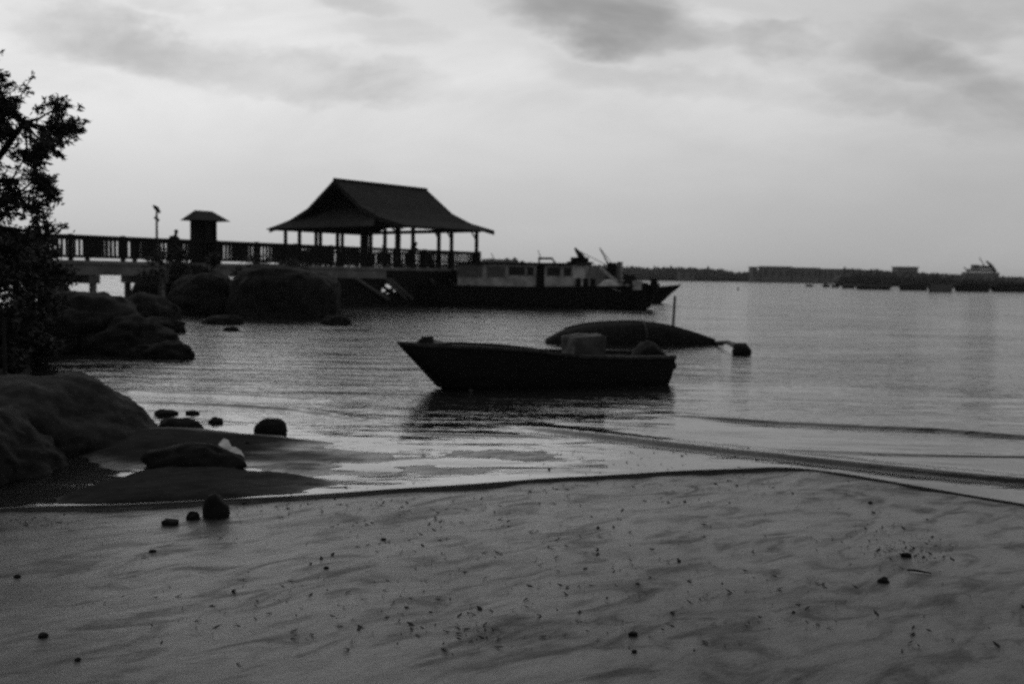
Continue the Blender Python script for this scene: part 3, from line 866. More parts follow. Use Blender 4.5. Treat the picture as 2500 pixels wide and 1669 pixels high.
for i in range(NS):
    for k in range(12): bm.faces.new((rows[i][k], rows[i + 1][k], rows[i + 1][k + 1], rows[i][k + 1]))
bm.faces.new(rows[0]); bm.faces.new(rows[-1])
ub = empty('upturned_boat', U.p(UL / 2, -0.45, 0), 'dark upturned boat hull humped above the water behind the black boat', 'boat')
build('hull', bm, 'rock_dark', ub, smooth=True)
bm = NB(); kp = [U.p(UL * i / 20, -0.45, sum(interp(topz, UL * i / 20 + k * 0.07) for k in (-1, 0, 1)) / 3 + 0.012) for i in range(2, 20)]
tube(bm, kp, [0.025] * len(kp), 6); build('keel', bm, 'gun', ub)
bm = NB(); tq = U.tz(1578, 790)[0]
tube(bm, [U.p(tq, -0.45 + 0.62 * math.sin(q) * 1.02, -0.15 + (ztop + 0.15) * math.cos(q) ** 0.75 + 0.01) for q in (0.0, 0.3, 0.6, 0.9, 1.2)], [0.03] * 5, 6); build('rib_strap', bm, 'gun', ub)
fl = ground(1812, 866)
fe = empty('float', fl, 'pair of round black floats tied to the tip of the upturned boat', 'float')
for dx in (-0.10, 0.10):
    bm = NB(); bmesh.ops.create_uvsphere(bm, u_segments=16, v_segments=10, radius=0.13)
    for v in bm.verts: v.co = V((v.co.x, v.co.y, v.co.z * 0.9)) + fl + V((dx, 0.05, 0.06))
    build('float_ball', bm, 'black', fe, smooth=True)
bm = NB(); e0 = U.p(UL - 0.25, -0.45, topz[-1][1] + 0.03)
tube(bm, [e0, e0.lerp(fl + V((0, 0, 0.2)), 0.5) + V((0, 0, 0.05)), fl + V((-0.12, 0.05, 0.19)), fl + V((0.06, 0.05, 0.19)), fl + V((0.17, 0.05, 0.10))], [0.04, 0.05, 0.08, 0.09, 0.05], 8)
build('tether', bm, 'gun', fe)
# mooring pole behind it
g = ground(1640, 815); tp_ = at(1648, 722, g.y); bm = NB()
tube(bm, [g + V((0, 0, -0.8)) + (g - tp_) * 0.2, tp_], [0.05, 0.042], 8)
tag(build('mooring_pole', bm, 'metal', loc=g), 'thin grey pole standing in the water behind the upturned boat', 'pole')
g = ground(1802, 707); bm = NB(); bmesh.ops.create_icosphere(bm, subdivisions=2, radius=0.22)
for v in bm.verts: v.co = V((v.co.x * 0.8, v.co.y * 0.8, v.co.z * 1.3)) + g + V((0, 0, 0.12))
tag(build('buoy', bm, 'black', loc=g, smooth=True), 'tiny dark buoy alone on open water right of the moored boats', 'buoy')

# ---------------------------------------------------------------- long cargo boat at the landing
ga = ground(1050, 744); gq = ground(1560, 757)
A_ = Line(ga, gq - ga); HA = 1.9
PA_ = lambda s, off, z: A_.p(s, off - HA, z)
sL = A_.tz(965, 742)[0]; sR = A_.tz(1548, 757)[0]; zd = A_.tz(1300, 702)[1]; zd2 = A_.tz(1560, 703)[1]
sB = A_.tz(1592, 690)[0]; zB = A_.tz(1580, 694)[1]
st = [(sL, sL + 0.3, 1.2, zd + 0.1, -0.3), (sL + 1.2, sL + 1.2, 1.75, zd, -0.7), (0.3, 0.3, 1.9, zd, -0.8), ((sR) * 0.5, sR * 0.5, 1.9, zd, -0.8), (sR - 2.6, sR - 2.8, 1.75, zd2, -0.7), (sR - 0.6, sR - 1.2, 1.2, zd2 + 0.05, -0.5), (sR + 0.5, sR - 0.1, 0.5, zB - 0.06, -0.2), (sB + 0.1, sR + 0.5, 0.10, zB, 0.1)]
cb = empty('cargo_boat', PA_(6, 0, 0), 'long black wooden cargo boat with a white cabin, moored at the pavilion', 'boat')
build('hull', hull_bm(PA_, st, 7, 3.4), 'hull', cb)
bm = NB()
for a, b in zip(st, st[1:]): quad(bm, [PA_(a[0], -a[2] + 0.02, a[3] - 0.12), PA_(b[0], -b[2] + 0.02, b[3] - 0.12), PA_(b[0], b[2] - 0.02, b[3] - 0.12), PA_(a[0], a[2] - 0.02, a[3] - 0.12)])
build('deck', bm, 'wood', cb)
build('rubbing_strake', strip_bm(PA_, st, 0.07, 0.10), 'hull', cb)
bm = NB()
for x, yt in ((1561, 690), (1584, 680)):
    q = A_.tz(x, 700)[0]; tube(bm, [PA_(q, 0.35, zd2 - 0.1), PA_(q, 0.35, A_.tz(x, yt)[1])], [0.22, 0.20], 8)
build('bow_bitts', bm, 'black', cb)
c0 = A_.tz(1112, 690)[0]; c1 = A_.tz(1394, 690)[0]; zc = A_.tz(1250, 645)[1]
CO = -0.35
bm = NB(); lbox(bm, A_, c0, c1, CO, -3.2, zd - 0.12, zc); cab = build('cabin', bm, 'paint', cb)
bm = NB(); lbox(bm, A_, c0 - 0.2, c1 + 0.25, CO + 0.22, -3.4, zc + 0.003, zc + 0.11); build('cabin_roof', bm, 'black', cb)
zw0 = A_.tz(1250, 672)[1]; zw1 = A_.tz(1250, 651)[1]
for a, b, lo in ((1185, 1228, 1), (1238, 1277, 0), (1283, 1299, 0), (1332, 1364, 0), (1373, 1391, 0), (1130, 1165, 2)):
    w0 = A_.tz(a, 660)[0]; w1 = A_.tz(b, 660)[0]; d = (0.12, 0.45)[lo > 0]
    bm = NB(); lbox(bm, A_, w0, w1, CO + 0.012, CO - 0.05, zw0 - (0.12 if lo else 0), zw1); wd = build('window', bm, 'glass' if lo != 1 else 'metal', cb)
    bm = NB()
    for (q0, q1, r0_, r1_) in ((w0 - 0.05, w0, zw0 - 0.2 if lo else zw0 - 0.06, zw1 + 0.05), (w1, w1 + 0.05, zw0 - 0.2 if lo else zw0 - 0.06, zw1 + 0.05)):
        lbox(bm, A_, q0, q1, CO + 0.03, CO + 0.002, r0_, r1_)
    build('window_frame', bm, 'paint_grey', wd)
w0 = A_.tz(1305, 660)[0]; w1 = A_.tz(1325, 660)[0]
bm = NB(); lbox(bm, A_, w0, w1, CO + 0.02, CO - 0.05, zd - 0.1, zc - 0.03); build('doorway', bm, 'black', cb)
bm = NB()
f0, zf = A_.tz(1307, 630); f1_ = A_.tz(1338, 630)[0]
for q in (f0, f1_):
    tube(bm, [A_.p(q + (0.0 if q == f0 else 0.22), CO - 0.4, zc + 0.1), A_.p(q, CO - 0.4, zf)], [0.05, 0.05], 6)
tube(bm, [A_.p(f0 - 0.05, CO - 0.4, zf), A_.p(f1_ + 0.05, CO - 0.4, zf)], [0.07, 0.07], 6)
build('roof_rack', bm, 'black', cb)
bm = NB(); a0, z0 = A_.tz(1303, 609); tube(bm, [A_.p(f0 + 0.1, CO - 0.45, zf), A_.p(a0, CO - 0.45, z0)], [0.03, 0.02], 6); build('antenna', bm, 'metal', cb)
bm = NB(); a0, z0 = A_.tz(1188, 617); tube(bm, [A_.p(a0 + 0.3, CO - 0.45, zc + 0.1), A_.p(a0, CO - 0.45, z0)], [0.025, 0.02], 6); build('antenna', bm, 'metal', cb)
bm = NB(); lbox(bm, A_, c0 + 0.02, A_.tz(1172, 690)[0], CO + 0.10, CO + 0.04, A_.tz(1250, 676)[1], zc); build('side_curtain', bm, 'metal', cb)
# deck load
for x, lab in ((1402, 'dark oil drum against the cabin end on the cargo boat'), (1420, 'dark oil drum standing between two others on the cargo boat'), (1438, 'dark oil drum nearest the bow on the cargo boat')):
    q = A_.tz(x, 700)[0]; dr = empty('oil_drum', A_.p(q, -0.9, zd - 0.11), lab, 'drum', 'oil drums on the cargo boat')
    bm = NB(); tube(bm, [A_.p(q, -0.9, zd - 0.11 + z) for z in (0, 0.2, 0.21, 0.23, 0.45, 0.46, 0.48, 0.66)], [0.15, 0.15, 0.165, 0.15, 0.15, 0.165, 0.15, 0.15], 14); build('barrel', bm, 'rock_dark', dr)
    bm = NB(); tube(bm, [A_.p(q, -0.9, zd + 0.55), A_.p(q, -0.9, zd + 0.57)], [0.13, 0.13], 14); build('lid', bm, 'metal', dr)
q0 = A_.tz(1448, 690)[0]; q1 = A_.tz(1512, 690)[0]
bm = NB(); rows = []
for i in range(17):
    row = []
    for k in range(9):
        a = i / 16; b = k / 8 - 0.5
        z = zd - 0.1 + (0.62 * math.sin(PI * min(1, a * 1.1 + .05)) ** 0.5 * (1 - 3.2 * b * b) + 0.10 * noise.noise(V((a * 5, b * 6, 2.0))))
        row.append(bm.verts.new(A_.p(q0 + (q1 - q0) * a, -1.3 - b * 1.6, max(zd - 0.11, z))))
    rows.append(row)
for i in range(16):
    for k in range(8): bm.faces.new((rows[i][k], rows[i + 1][k], rows[i + 1][k + 1], rows[i][k + 1]))
o = build('tarpaulin', bm, 'tarp', loc=A_.p((q0 + q1) / 2, -1.3, zd - 0.11)); md = o.modifiers.new('t', 'SOLIDIFY'); md.thickness = 0.02
tag(o, 'pale tarpaulin heaped over gear on the fore deck of the cargo boat', 'tarpaulin')
q = A_.tz(1548, 690)[0]; bm = NB(); lbox(bm, A_, q - 0.25, q + 0.2, -0.9, -1.3, zd2 - 0.11, zd2 + 0.38)
bmesh.ops.bevel(bm, geom=bm.edges[:], offset=0.03, segments=1)
tag(build('crate', bm, 'paint', loc=A_.p(q, -1.1, zd2 - 0.11)), 'small pale box on the bow deck of the cargo boat', 'box')

# gangway from the pavilion deck to the cargo boat
gt, gz = J.tz(1112, 643)
gw_a = J.p(gt, 0.3, DZ - 0.05)
gw_b = A_.p(A_.tz(1160, 702)[0], -0.5, zd - 0.05)
ge = empty('gangway', gw_b, 'steep dark boarding stair from the pavilion deck down to the cargo boat', 'stair')
hd = (gw_b - gw_a); side = V((hd.y, -hd.x, 0)).normalized()
for s in (-0.5, 0.5):
    bm = NB(); p = [gw_a + side * (s - 0.04), gw_b + side * (s - 0.04), gw_b + side * (s + 0.04), gw_a + side * (s + 0.04)]
    hexa(bm, [x + V((0, 0, -0.55)) for x in p] + [x + V((0, 0, 0.1)) for x in p]); build('stringer', bm, 'wood', ge)
for i in range(9):
    c = gw_a.lerp(gw_b, (i + 0.5) / 9); bm = NB(); f = V((hd.x, hd.y, 0)).normalized() * 0.16
    p = [c - side * 0.45 - f, c + side * 0.45 - f, c + side * 0.45 + f, c - side * 0.45 + f]
    hexa(bm, [x + V((0, 0, -0.02)) for x in p] + [x + V((0, 0, 0.03)) for x in p]); build('tread', bm, 'wood', ge)

# ---------------------------------------------------------------- second boat behind it
gb2 = ground(1613, 741)
B_ = Line(gb2, A_.d); PB_ = lambda s, off, z: B_.p(s, off - 1.3, z)
sbt, zbt = B_.tz(1656, 694); zdk = B_.tz(1580, 704)[1]
st = [(-15.5, -15.2, 1.0, zdk + 0.1, -0.3), (-13, -13, 1.5, zdk, -0.6), (-6, -6, 1.6, zdk, -0.7), (-2.5, -2.6, 1.3, zdk, -0.6), (-0.9, -1.3, 0.75, zdk + 0.03, -0.4), (0.3, -0.2, 0.32, zdk + 0.16, 0.0), (sbt - 0.25, sbt - 0.62, 0.12, zbt - 0.08, zbt - 0.62), (sbt, sbt - 0.12, 0.05, zbt + 0.06, zbt - 0.2)]
fb = empty('fishing_boat', PB_(-7, 0, 0), 'black fishing boat with an upswept prow, lying behind the cargo boat', 'boat')
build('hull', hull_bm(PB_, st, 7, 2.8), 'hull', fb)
bm = NB()
for a, b in zip(st[:-1], st[1:-1]): quad(bm, [PB_(a[0], -a[2] + 0.02, a[3] - 0.1), PB_(b[0], -b[2] + 0.02, b[3] - 0.1), PB_(b[0], b[2] - 0.02, b[3] - 0.1), PB_(a[0], a[2] - 0.02, a[3] - 0.1)])
build('deck', bm, 'wood', fb)
build('gunwale', strip_bm(PB_, st[:-1], 0.05, 0.08), 'hull', fb)
w0 = B_.tz(1390, 660)[0]; w1 = B_.tz(1436, 660)[0]; zw = B_.tz(1410, 643)[1]
bm = NB()
hexa(bm, [B_.p(w0, -0.4, zdk - 0.1), B_.p(w1 + 0.5, -0.4, zdk - 0.1), B_.p(w1 + 0.5, -2.2, zdk - 0.1), B_.p(w0, -2.2, zdk - 0.1), B_.p(w0, -0.4, zw), B_.p(w1 - 0.35, -0.4, zw), B_.p(w1 - 0.35, -2.2, zw), B_.p(w0, -2.2, zw)])
build('wheelhouse', bm, 'paint_grey', fb)
bm = NB(); lbox(bm, B_, w0 - 0.25, w1 - 0.2, -0.2, -2.4, zw + 0.003, zw + 0.14); build('wheelhouse_roof', bm, 'black', fb)
bm = NB(); lbox(bm, B_, w0 + 0.2, w1 - 0.5, -0.37, -0.45, zw - 0.85, zw - 0.3); build('window', bm, 'glass', fb)
def mast(name, pts, rr, m):
    bm = NB(); tube(bm, [B_.p(*p) for p in pts], rr, 8); return build(name, bm, m, fb)
t_, z_ = B_.tz(1392, 604); t2_, z2_ = B_.tz(1408, 640)
mk = mast('mast', [(t2_ + 0.15, -1.3, zw), (t2_ - 0.05, -1.3, (zw + z_) / 2), (t_, -1.3, z_)], [0.34, 0.24, 0.07], 'black')
bm = NB(); lbox(bm, B_, t2_ - 0.7, t2_ + 0.45, -1.0, -1.7, zw + 0.143, zw + 0.45); build('life_raft_box', bm, 'black', fb)
mast('rigging', [(t2_ + 1.5, -1.3, zdk), (t2_ + 0.2, -1.3, zw + 0.5)], [0.07, 0.06], 'black')
t_, z_ = B_.tz(1453, 603); t2_, z2_ = B_.tz(1475, 645)
mast('derrick', [(t2_ + 0.25, -1.3, zdk - 0.1), (t2_, -1.3, z2_), ((t_ + t2_) / 2 + 0.02, -1.3, (z_ + z2_) / 2), (t_, -1.3, z_)], [0.07, 0.06, 0.05, 0.025], 'metal')
for x, y, w, h, m in ((1485, 642, 0.28, 0.45, 'black'), (1505, 640, 0.12, 0.5, 'metal'), (1452, 655, 0.6, 0.5, 'paint_grey'), (1530, 672, 0.4, 0.3, 'wood')):
    t_, z_ = B_.tz(x, y); bm = NB(); lbox(bm, B_, t_ - w, t_ + w, -0.8 - w * 0.2, -1.6, zdk - 0.1, z_ + h * 0.1); build('winch' if m != 'paint_grey' else 'hatch_coaming', bm, m, fb)
bm = NB(); rows = []
q0_, q1_ = B_.tz(1440, 690)[0], B_.tz(1545, 690)[0]
for i in range(25):
    row = []
    for k in range(9):
        a = i / 24; b = k / 8 - 0.5
        row.append(bm.verts.new(B_.p(q0_ + (q1_ - q0_) * a, -1.3 - b * 1.7, zdk - 0.1 + max(0, math.sin(PI * a)) ** 0.4 * (1 - 3.5 * b * b) * (0.55 + 0.5 * noise.noise(V((a * 9, b * 4, 5.0)))))))
    rows.append(row)
for i in range(24):
    for k in range(8): bm.faces.new((rows[i][k], rows[i + 1][k], rows[i + 1][k + 1], rows[i][k + 1]))
o = build('gear_heap', bm, 'paint_grey', loc=B_.p((q0_ + q1_) / 2, -1.3, zdk - 0.1)); md = o.modifiers.new('t', 'SOLIDIFY'); md.thickness = 0.03
tag(o, 'lumpy grey heap of gear on the deck of the fishing boat behind the tarpaulin', 'gear')
for (xa, ya), (xb, yb) in (((1396, 608), (1540, 680)), ((1456, 606), (1500, 660)), ((1405, 630), (1392, 650))):
    bm = NB(); p_, q_ = B_.tz(xa, ya), B_.tz(xb, yb)
    tube(bm, [B_.p(p_[0], -1.3, p_[1]), B_.p(q_[0], -1.0, q_[1])], [0.025, 0.025], 5); build('stay', bm, 'black', fb)
# leaning pale plank on it
t_, z_ = B_.tz(1462, 655); t2_, z2_ = B_.tz(1505, 690)
bm = NB(); hexa(bm, [B_.p(t_, -0.3, z_ - .1), B_.p(t2_, -0.3, z2_ - .1), B_.p(t2_, -0.7, z2_ - .1), B_.p(t_, -0.7, z_ - .1), B_.p(t_, -0.3, z_ + .12), B_.p(t2_, -0.3, z2_ + .12), B_.p(t2_, -0.7, z2_ + .12), B_.p(t_, -0.7, z_ + .12)])
tag(build('boarding_plank', bm, 'paint', loc=B_.p(t2_, -0.5, zdk)), 'pale plank leaning on the fishing boat amidships', 'plank')

# ---------------------------------------------------------------- far shore
FY = 850.0
bm = NB(); rows = []
for i in range(121):
    x = -1500 + 3000 * i / 120; y0 = FY + 30 * noise.noise(V((x * 0.004, 0, 0)))
    rows.append([bm.verts.new((x, y0 + dy, z)) for dy, z in ((0, -1.5), (6, 0.8), (60, 2.5), (800, 4), (2500, 2))])
for i in range(120):
    for k in range(4): bm.faces.new((rows[i][k], rows[i + 1][k], rows[i + 1][k + 1], rows[i][k + 1]))
tag(build('far_shore', bm, 'far', loc=(0, FY, 0)), kind='structure')
TOP = [(-400, 634), (0, 640), (200, 641), (400, 642), (600, 646), (900, 650), (1100, 648), (1170, 633), (1260, 632), (1300, 645), (1380, 648), (1450, 646), (1520, 650), (1600, 652), (1700, 653), (1760, 656),
       (1800, 664), (1850, 660), (2050, 664), (2060, 656), (2140, 658), (2200, 663), (2300, 667), (2400, 672), (2500, 676), (2900, 676)]
bm = NB(); rnd = random.Random(11)
for i in range(3200):
    px = rnd.uniform(-350, 2850); dy = rnd.uniform(8, 70); Y = FY + 10 + dy
    top = at(px, interp(TOP, px), Y).z * rnd.choice((1.0, 0.97, 0.94, 0.9, 0.75)) * (1.0 if rnd.random() < .96 else 1.10)
    x = at(px, 680, Y).x; r = rnd.uniform(2.6, 5.0)
    n0 = len(bm.verts)
    res = bmesh.ops.create_icosphere(bm, subdivisions=1, radius=1)
    top = max(top, 4)
    for v in res['verts']:
        k = rnd.uniform(0.75, 1.2)
        v.co = V((x + v.co.x * r * k, Y + v.co.y * r * k, 1.0 + (top - 1.0) * (0.5 + 0.5 * v.co.z * (k if v.co.z > 0.3 else 1))))
tag(build('far_treeline', bm, 'far', loc=(0, FY, 0)), 'dark line of trees along the far shore', 'treeline', kind='stuff')


bm = NB(); rnd = random.Random(17); RY = 430.0
for i in range(900):
    px = rnd.uniform(2045, 2900); dy = rnd.uniform(0, 40); Y = RY + dy; k0 = sm(2040, 2085, px)
    top = at(px, interp([(2040, 672), (2080, 659), (2140, 661), (2200, 665), (2300, 669), (2400, 675), (2500, 679), (2900, 682)], px), Y).z * rnd.choice((1.0, 0.95, 0.9, 0.8))
    x = at(px, 690, Y).x; r = rnd.uniform(1.4, 2.6); res = bmesh.ops.create_icosphere(bm, subdivisions=1, radius=1)
    for v in res['verts']:
        k = rnd.uniform(0.75, 1.2)
        v.co = V((x + v.co.x * r * k, Y + v.co.y * r * k, -0.3 + (top + 0.3) * (0.5 + 0.5 * v.co.z * (k if v.co.z > 0.3 else 1))))
tag(build('mangrove_belt', bm, 'leaf', loc=(0, RY, 0)), 'darker belt of mangrove trees on the right behind the barges', 'treeline', kind='stuff')


def fbox(name, x0, x1, yt, Y, label, m='far_b', depth=14, cat='building', parts=True, group=None):
    a = at(x0, yt, Y); b = at(x1, yt, Y); z = (a.z + b.z) / 2
    e = empty(name, V(((a.x + b.x) / 2, Y, 1)), label, cat, group)
    bm = NB(); hexa(bm, [V((a.x, Y, 0.5)), V((b.x, Y, 0.5)), V((b.x, Y + depth, 0.5)), V((a.x, Y + depth, 0.5)), V((a.x, Y, z - 0.6)), V((b.x, Y, z - 0.6)), V((b.x, Y + depth, z - 0.6)), V((a.x, Y + depth, z - 0.6))])
    build('wall', bm, m, e)
    bm = NB(); hexa(bm, [V((a.x - .8, Y - .8, z - 0.59)), V((b.x + .8, Y - .8, z - 0.59)), V((b.x + .8, Y + depth, z - 0.59)), V((a.x - .8, Y + depth, z - 0.59)), V((a.x - .8, Y - .8, z)), V((b.x + .8, Y - .8, z)), V((b.x + .8, Y + depth, z)), V((a.x - .8, Y + depth, z))])
    build('roof', bm, 'far', e)
    n = max(1, int((b.x - a.x) / 5))
    for i in range(n):
        xx = a.x + (i + 0.5) * (b.x - a.x) / n
        bm = NB(); hexa(bm, [V((xx - 1.4, Y - .1, z * 0.4)), V((xx + 1.4, Y - .1, z * 0.4)), V((xx + 1.4, Y + .3, z * 0.4)), V((xx - 1.4, Y + .3, z * 0.4)), V((xx - 1.4, Y - .1, z * 0.75)), V((xx + 1.4, Y - .1, z * 0.75)), V((xx + 1.4, Y + .3, z * 0.75)), V((xx - 1.4, Y + .3, z * 0.75))])
        build('window', bm, 'far', e)
    return e


fbox('apartment_block', 1862, 1932, 650, FY - 6, 'long grey block on the far shore, left half of the flat roofed row', group='grey blocks on the far shore')
fbox('apartment_block', 1937, 2000, 653, FY - 6, 'long grey block on the far shore, middle of the flat roofed row', group='grey blocks on the far shore')
fbox('apartment_block', 2005, 2056, 656, FY - 6, 'grey block on the far shore, right end of the flat roofed row', group='grey blocks on the far shore')
fbox('apartment_block', 1838, 1850, 651, FY - 6, 'narrow grey tower left of the flat roofed row on the far shore', group='grey blocks on the far shore')
fbox('apartment_block', 1660, 1696, 660, FY - 5, 'small pale building among the trees on the far shore right of the prow', group='grey blocks on the far shore')
fbox('apartment_block', 1183, 1262, 633, FY - 5, 'grey flat roofed building on the far shore above the white cabin', group='grey blocks on the far shore')
fbox('warehouse', 2192, 2242, 651, FY + 90, 'faint warehouse rising over the trees on the far shore', cat='warehouse')

# ship beyond the trees at right
Y = FY - 25; z = lambda x, y: at(x, y, Y)
she = empty('ship', at(2395, 690, Y) * 1.0, 'distant ship with stepped superstructure and dark mast on the right', 'ship')
def sbox(name, x0, x1, yt, yb, m, d=8):
    a = z(x0, yt); b = z(x1, yb); bm = NB()
    hexa(bm, [V((a.x, Y, b.z)), V((b.x, Y, b.z)), V((b.x, Y + d, b.z)), V((a.x, Y + d, b.z)), V((a.x, Y, a.z)), V((b.x, Y, a.z)), V((b.x, Y + d, a.z)), V((a.x, Y + d, a.z))])
    return build(name, bm, m, she)
sbox('ship_hull', 2330, 2470, 676, 694, 'far', 14)
sbox('deckhouse', 2360, 2440, 664, 675.9, 'far_b', 9); sbox('bridge', 2372, 2432, 656, 663.9, 'far_b', 7); sbox('funnel', 2376, 2392, 646, 655.9, 'far', 4); sbox('wheelhouse', 2398, 2424, 648, 655.9, 'far', 4)
bm = NB(); tube(bm, [z(2430, 664), z(2420, 648), z(2408, 637)], [1.6, 1.3, 0.6], 6); build('mast', bm, 'far', she)
bm = NB(); tube(bm, [z(2364, 664), z(2354, 652)], [0.7, 0.4], 6); build('derrick', bm, 'far', she)
bm = NB(); tube(bm, [z(2404, 650), z(2391, 628)], [0.5, 0.3], 6); build('antenna', bm, 'far', she)


# moored barges and small craft before the far shore
def barge(x0, x1, yw, yt, label, m='far_d', house=None, hm='far_b', group='barges before the far shore', name='barge', cat='barge'):
    a = ground(x0, yw); b = ground(x1, yw); Y = (a.y + b.y) / 2
    a = at(x0, yw, Y); b = at(x1, yw, Y); zt = at((x0 + x1) / 2, yt, Y).z
    w = b.x - a.x; e = empty(name, V(((a.x + b.x) / 2, Y + 2, 0)), label, cat, group)
    Lb = Line((a.x, Y + 2), (1, 0)); k = min(2.2, w * 0.16); hb = min(2.2, w * 0.2)
    st = [(0, 0.25 * k, hb * 0.5, zt + 0.1, 0), (k, k, hb, zt, -0.4), (w * 0.5, w * 0.5, hb, zt, -0.4), (w - k, w - k, hb, zt, -0.4), (w, w - 0.4 * k, hb * 0.25, zt + 0.25, 0)]
    build('hull', hull_bm(lambda s, o_, z_: Lb.p(s, o_, z_), st, 5, 3.0), m, e)
    bm = NB()
    for p, q in zip(st, st[1:]): quad(bm, [Lb.p(p[0], -p[2], p[3] - .1), Lb.p(q[0], -q[2], q[3] - .1), Lb.p(q[0], q[2], q[3] - .1), Lb.p(p[0], p[2], p[3] - .1)])
    build('deck', bm, 'far_d', e)
    if house:
        h0_, h1_, yh = house; t0_ = at(h0_, yh, Y).x - a.x; t1_ = at(h1_, yh, Y).x - a.x
        zh = at((h0_ + h1_) / 2, yh, Y).z
        bm = NB(); lbox(bm, Lb, t0_, t1_, hb * 0.7, -hb * 0.7, zt - 0.1, zh); build('deckhouse', bm, hm, e)
        bm = NB(); lbox(bm, Lb, t0_ - .15, t1_ + .15, hb * 0.8, -hb * 0.8, zh + 0.002, zh + 0.12); build('deckhouse_roof', bm, 'far_d', e)
    return e


barge(2098, 2185, 707, 699, 'low black barge with a flat grey load, left one of the barges', house=(2105, 2178, 694))
barge(2205, 2275, 709, 697, 'low black barge right beside the pale one', house=(2208, 2262, 695))
barge(2278, 2338, 713, 694, 'pale grey lighter lying between the black barges', m='far_b', house=(2284, 2300, 691))
barge(2342, 2430, 712, 700, 'black barge right of the pale lighter', house=(2352, 2420, 694), hm='far_d')
barge(2432, 2560, 713, 701, 'black barge cut by the right edge', house=(2440, 2530, 695), hm='far_d')
gsm = 'small boats before the far shore'
barge(1972, 1990, 700, 695, 'small dark boat before the far shore, leftmost of the small boats', group=gsm, name='small_boat', cat='boat')
barge(2014, 2032, 701, 695, 'small dark boat before the far shore, second of the small boats', group=gsm, name='small_boat', cat='boat', house=(2018, 2024, 691))
barge(2036, 2056, 702, 695, 'small dark boat before the far shore, third of the small boats', group=gsm, name='small_boat', cat='boat')
barge(2062, 2094, 704, 698, 'small boat with a grey awning, next to the left black barge', group=gsm, name='small_boat', cat='boat', house=(2066, 2090, 692))


# ---------------------------------------------------------------- tree and shrubs on the left bank
def leaves(bm, c, r, n, rnd, size, squash=(1, 1, 1)):
    for _ in range(n):
        d = V((rnd.gauss(0, 1), rnd.gauss(0, 1), rnd.gauss(0, 1))).normalized() * (rnd.random() ** 0.45)
        p = V(c) + V((d.x * r * squash[0], d.y * r * squash[1], d.z * r * squash[2]))
        a = V((rnd.gauss(0, 1), rnd.gauss(0, 1), rnd.gauss(0, 0.8))).normalized(); b = a.orthogonal().normalized()
        b = Matrix.Rotation(rnd.uniform(0, 2 * PI), 3, a) @ b
        l = size * rnd.uniform(0.7, 1.4); w = l * 0.42
        quad(bm, [p - a * l, p - b * w, p + a * l, p + b * w])


TY = 12.5
tb_ = V((at(-190, 900, TY).x, TY + 0.5, sandh(at(-190, 900, TY).x, TY + 0.5)))
tree = empty('tree', tb_, 'leafy tree with a ragged crown overhanging from the left edge', 'tree')
rnd = random.Random(21)
crotch = at(-150, 520, TY)
bm = NB(); tube(bm, [tb_ - V((0, 0, 0.3)), tb_ + V((0.05, 0, 0.9)), crotch], [0.19, 0.15, 0.12], 10)
clus = [(108, 258, 38), (142, 300, 34), (152, 312, 18), (120, 318, 44), (40, 330, 44), (150, 360, 26), (110, 372, 34), (60, 372, 40), (20, 210, 34), (-10, 260, 55), (30, 270, 36), (-20, 340, 60), (10, 395, 26),
        (45, 430, 40), (75, 450, 34), (90, 470, 24), (10, 460, 50), (-20, 420, 55), (30, 500, 50), (80, 505, 28), (0, 550, 70), (60, 555, 44), (50, 600, 60), (-30, 190, 45), (-80, 250, 90), (-110, 380, 110), (-140, 150, 80), (-200, 300, 110), (-250, 200, 110), (-100, 500, 90), (-220, 430, 100), (5, 620, 90), (-40, 170, 30)]
hubs = [at(-20, 400, TY), at(60, 300, TY), at(20, 480, TY), at(-150, 250, TY), at(40, 560, TY)]
for h in hubs: tube(bm, [crotch, crotch.lerp(h, 0.5) + V((0, rnd.uniform(-.2, .2), -0.08)), h], [0.08, 0.05, 0.03], 7)
cc = []
for x, y, r in clus:
    c = at(x, y, TY) + V((0, rnd.uniform(-0.45, 0.45), 0)); cc.append((c, r / FPX * TY))
    h = min(hubs, key=lambda q: (q - c).length)
    tube(bm, [h, h.lerp(c, 0.5) + V((0, 0, -0.03)), c], [0.025, 0.016, 0.007], 5)
build('trunk', bm, 'bark', tree)
bm = NB(); tw = NB()
mid = sum((c for c, r in cc), V((0, 0, 0))) / len(cc)
for c, r in cc:
    hub = min(hubs, key=lambda q: (q - c).length)
    for _ in range(int(8 + 105 * r)):
        d = V((rnd.gauss(0, 1), rnd.gauss(0, 1.2), rnd.gauss(0, 0.8))).normalized() + (c - hub).normalized() * 0.5 + V((0.1, 0, 0.15))
        d.normalize(); p0 = c + V((rnd.gauss(0, .3), rnd.gauss(0, .5), rnd.gauss(0, .3))) * r; ln = r * rnd.uniform(0.45, 1.05)
        bend = V((rnd.gauss(0, .2), rnd.gauss(0, .2), rnd.uniform(-.5, .15)))
        pts = [p0 + (d + bend * q) * (ln * q) for q in (0, 0.35, 0.7, 1.0)]
        tube(tw, pts, [0.006, 0.005, 0.004, 0.002], 4, False)
        for _k in range(int(9 + 34 * ln)):
            q = rnd.uniform(0.15, 1.05); p = p0 + (d + bend * q) * (ln * q) + V((rnd.gauss(0, .022), rnd.gauss(0, .03), rnd.gauss(0, .022)))
            a = (d * 0.8 + V((rnd.gauss(0, .7), rnd.gauss(0, .7), rnd.gauss(-.15, .6)))).normalized(); b = a.orthogonal().normalized()
            b = Matrix.Rotation(rnd.uniform(0, 2 * PI), 3, a) @ b; l = 0.042 * rnd.uniform(0.6, 1.35)
            quad(bm, [p - a * l, p - b * l * .34, p + a * l, p + b * l * .34])
build('twigs', tw, 'bark', tree)
build('crown', bm, 'leaf', tree)


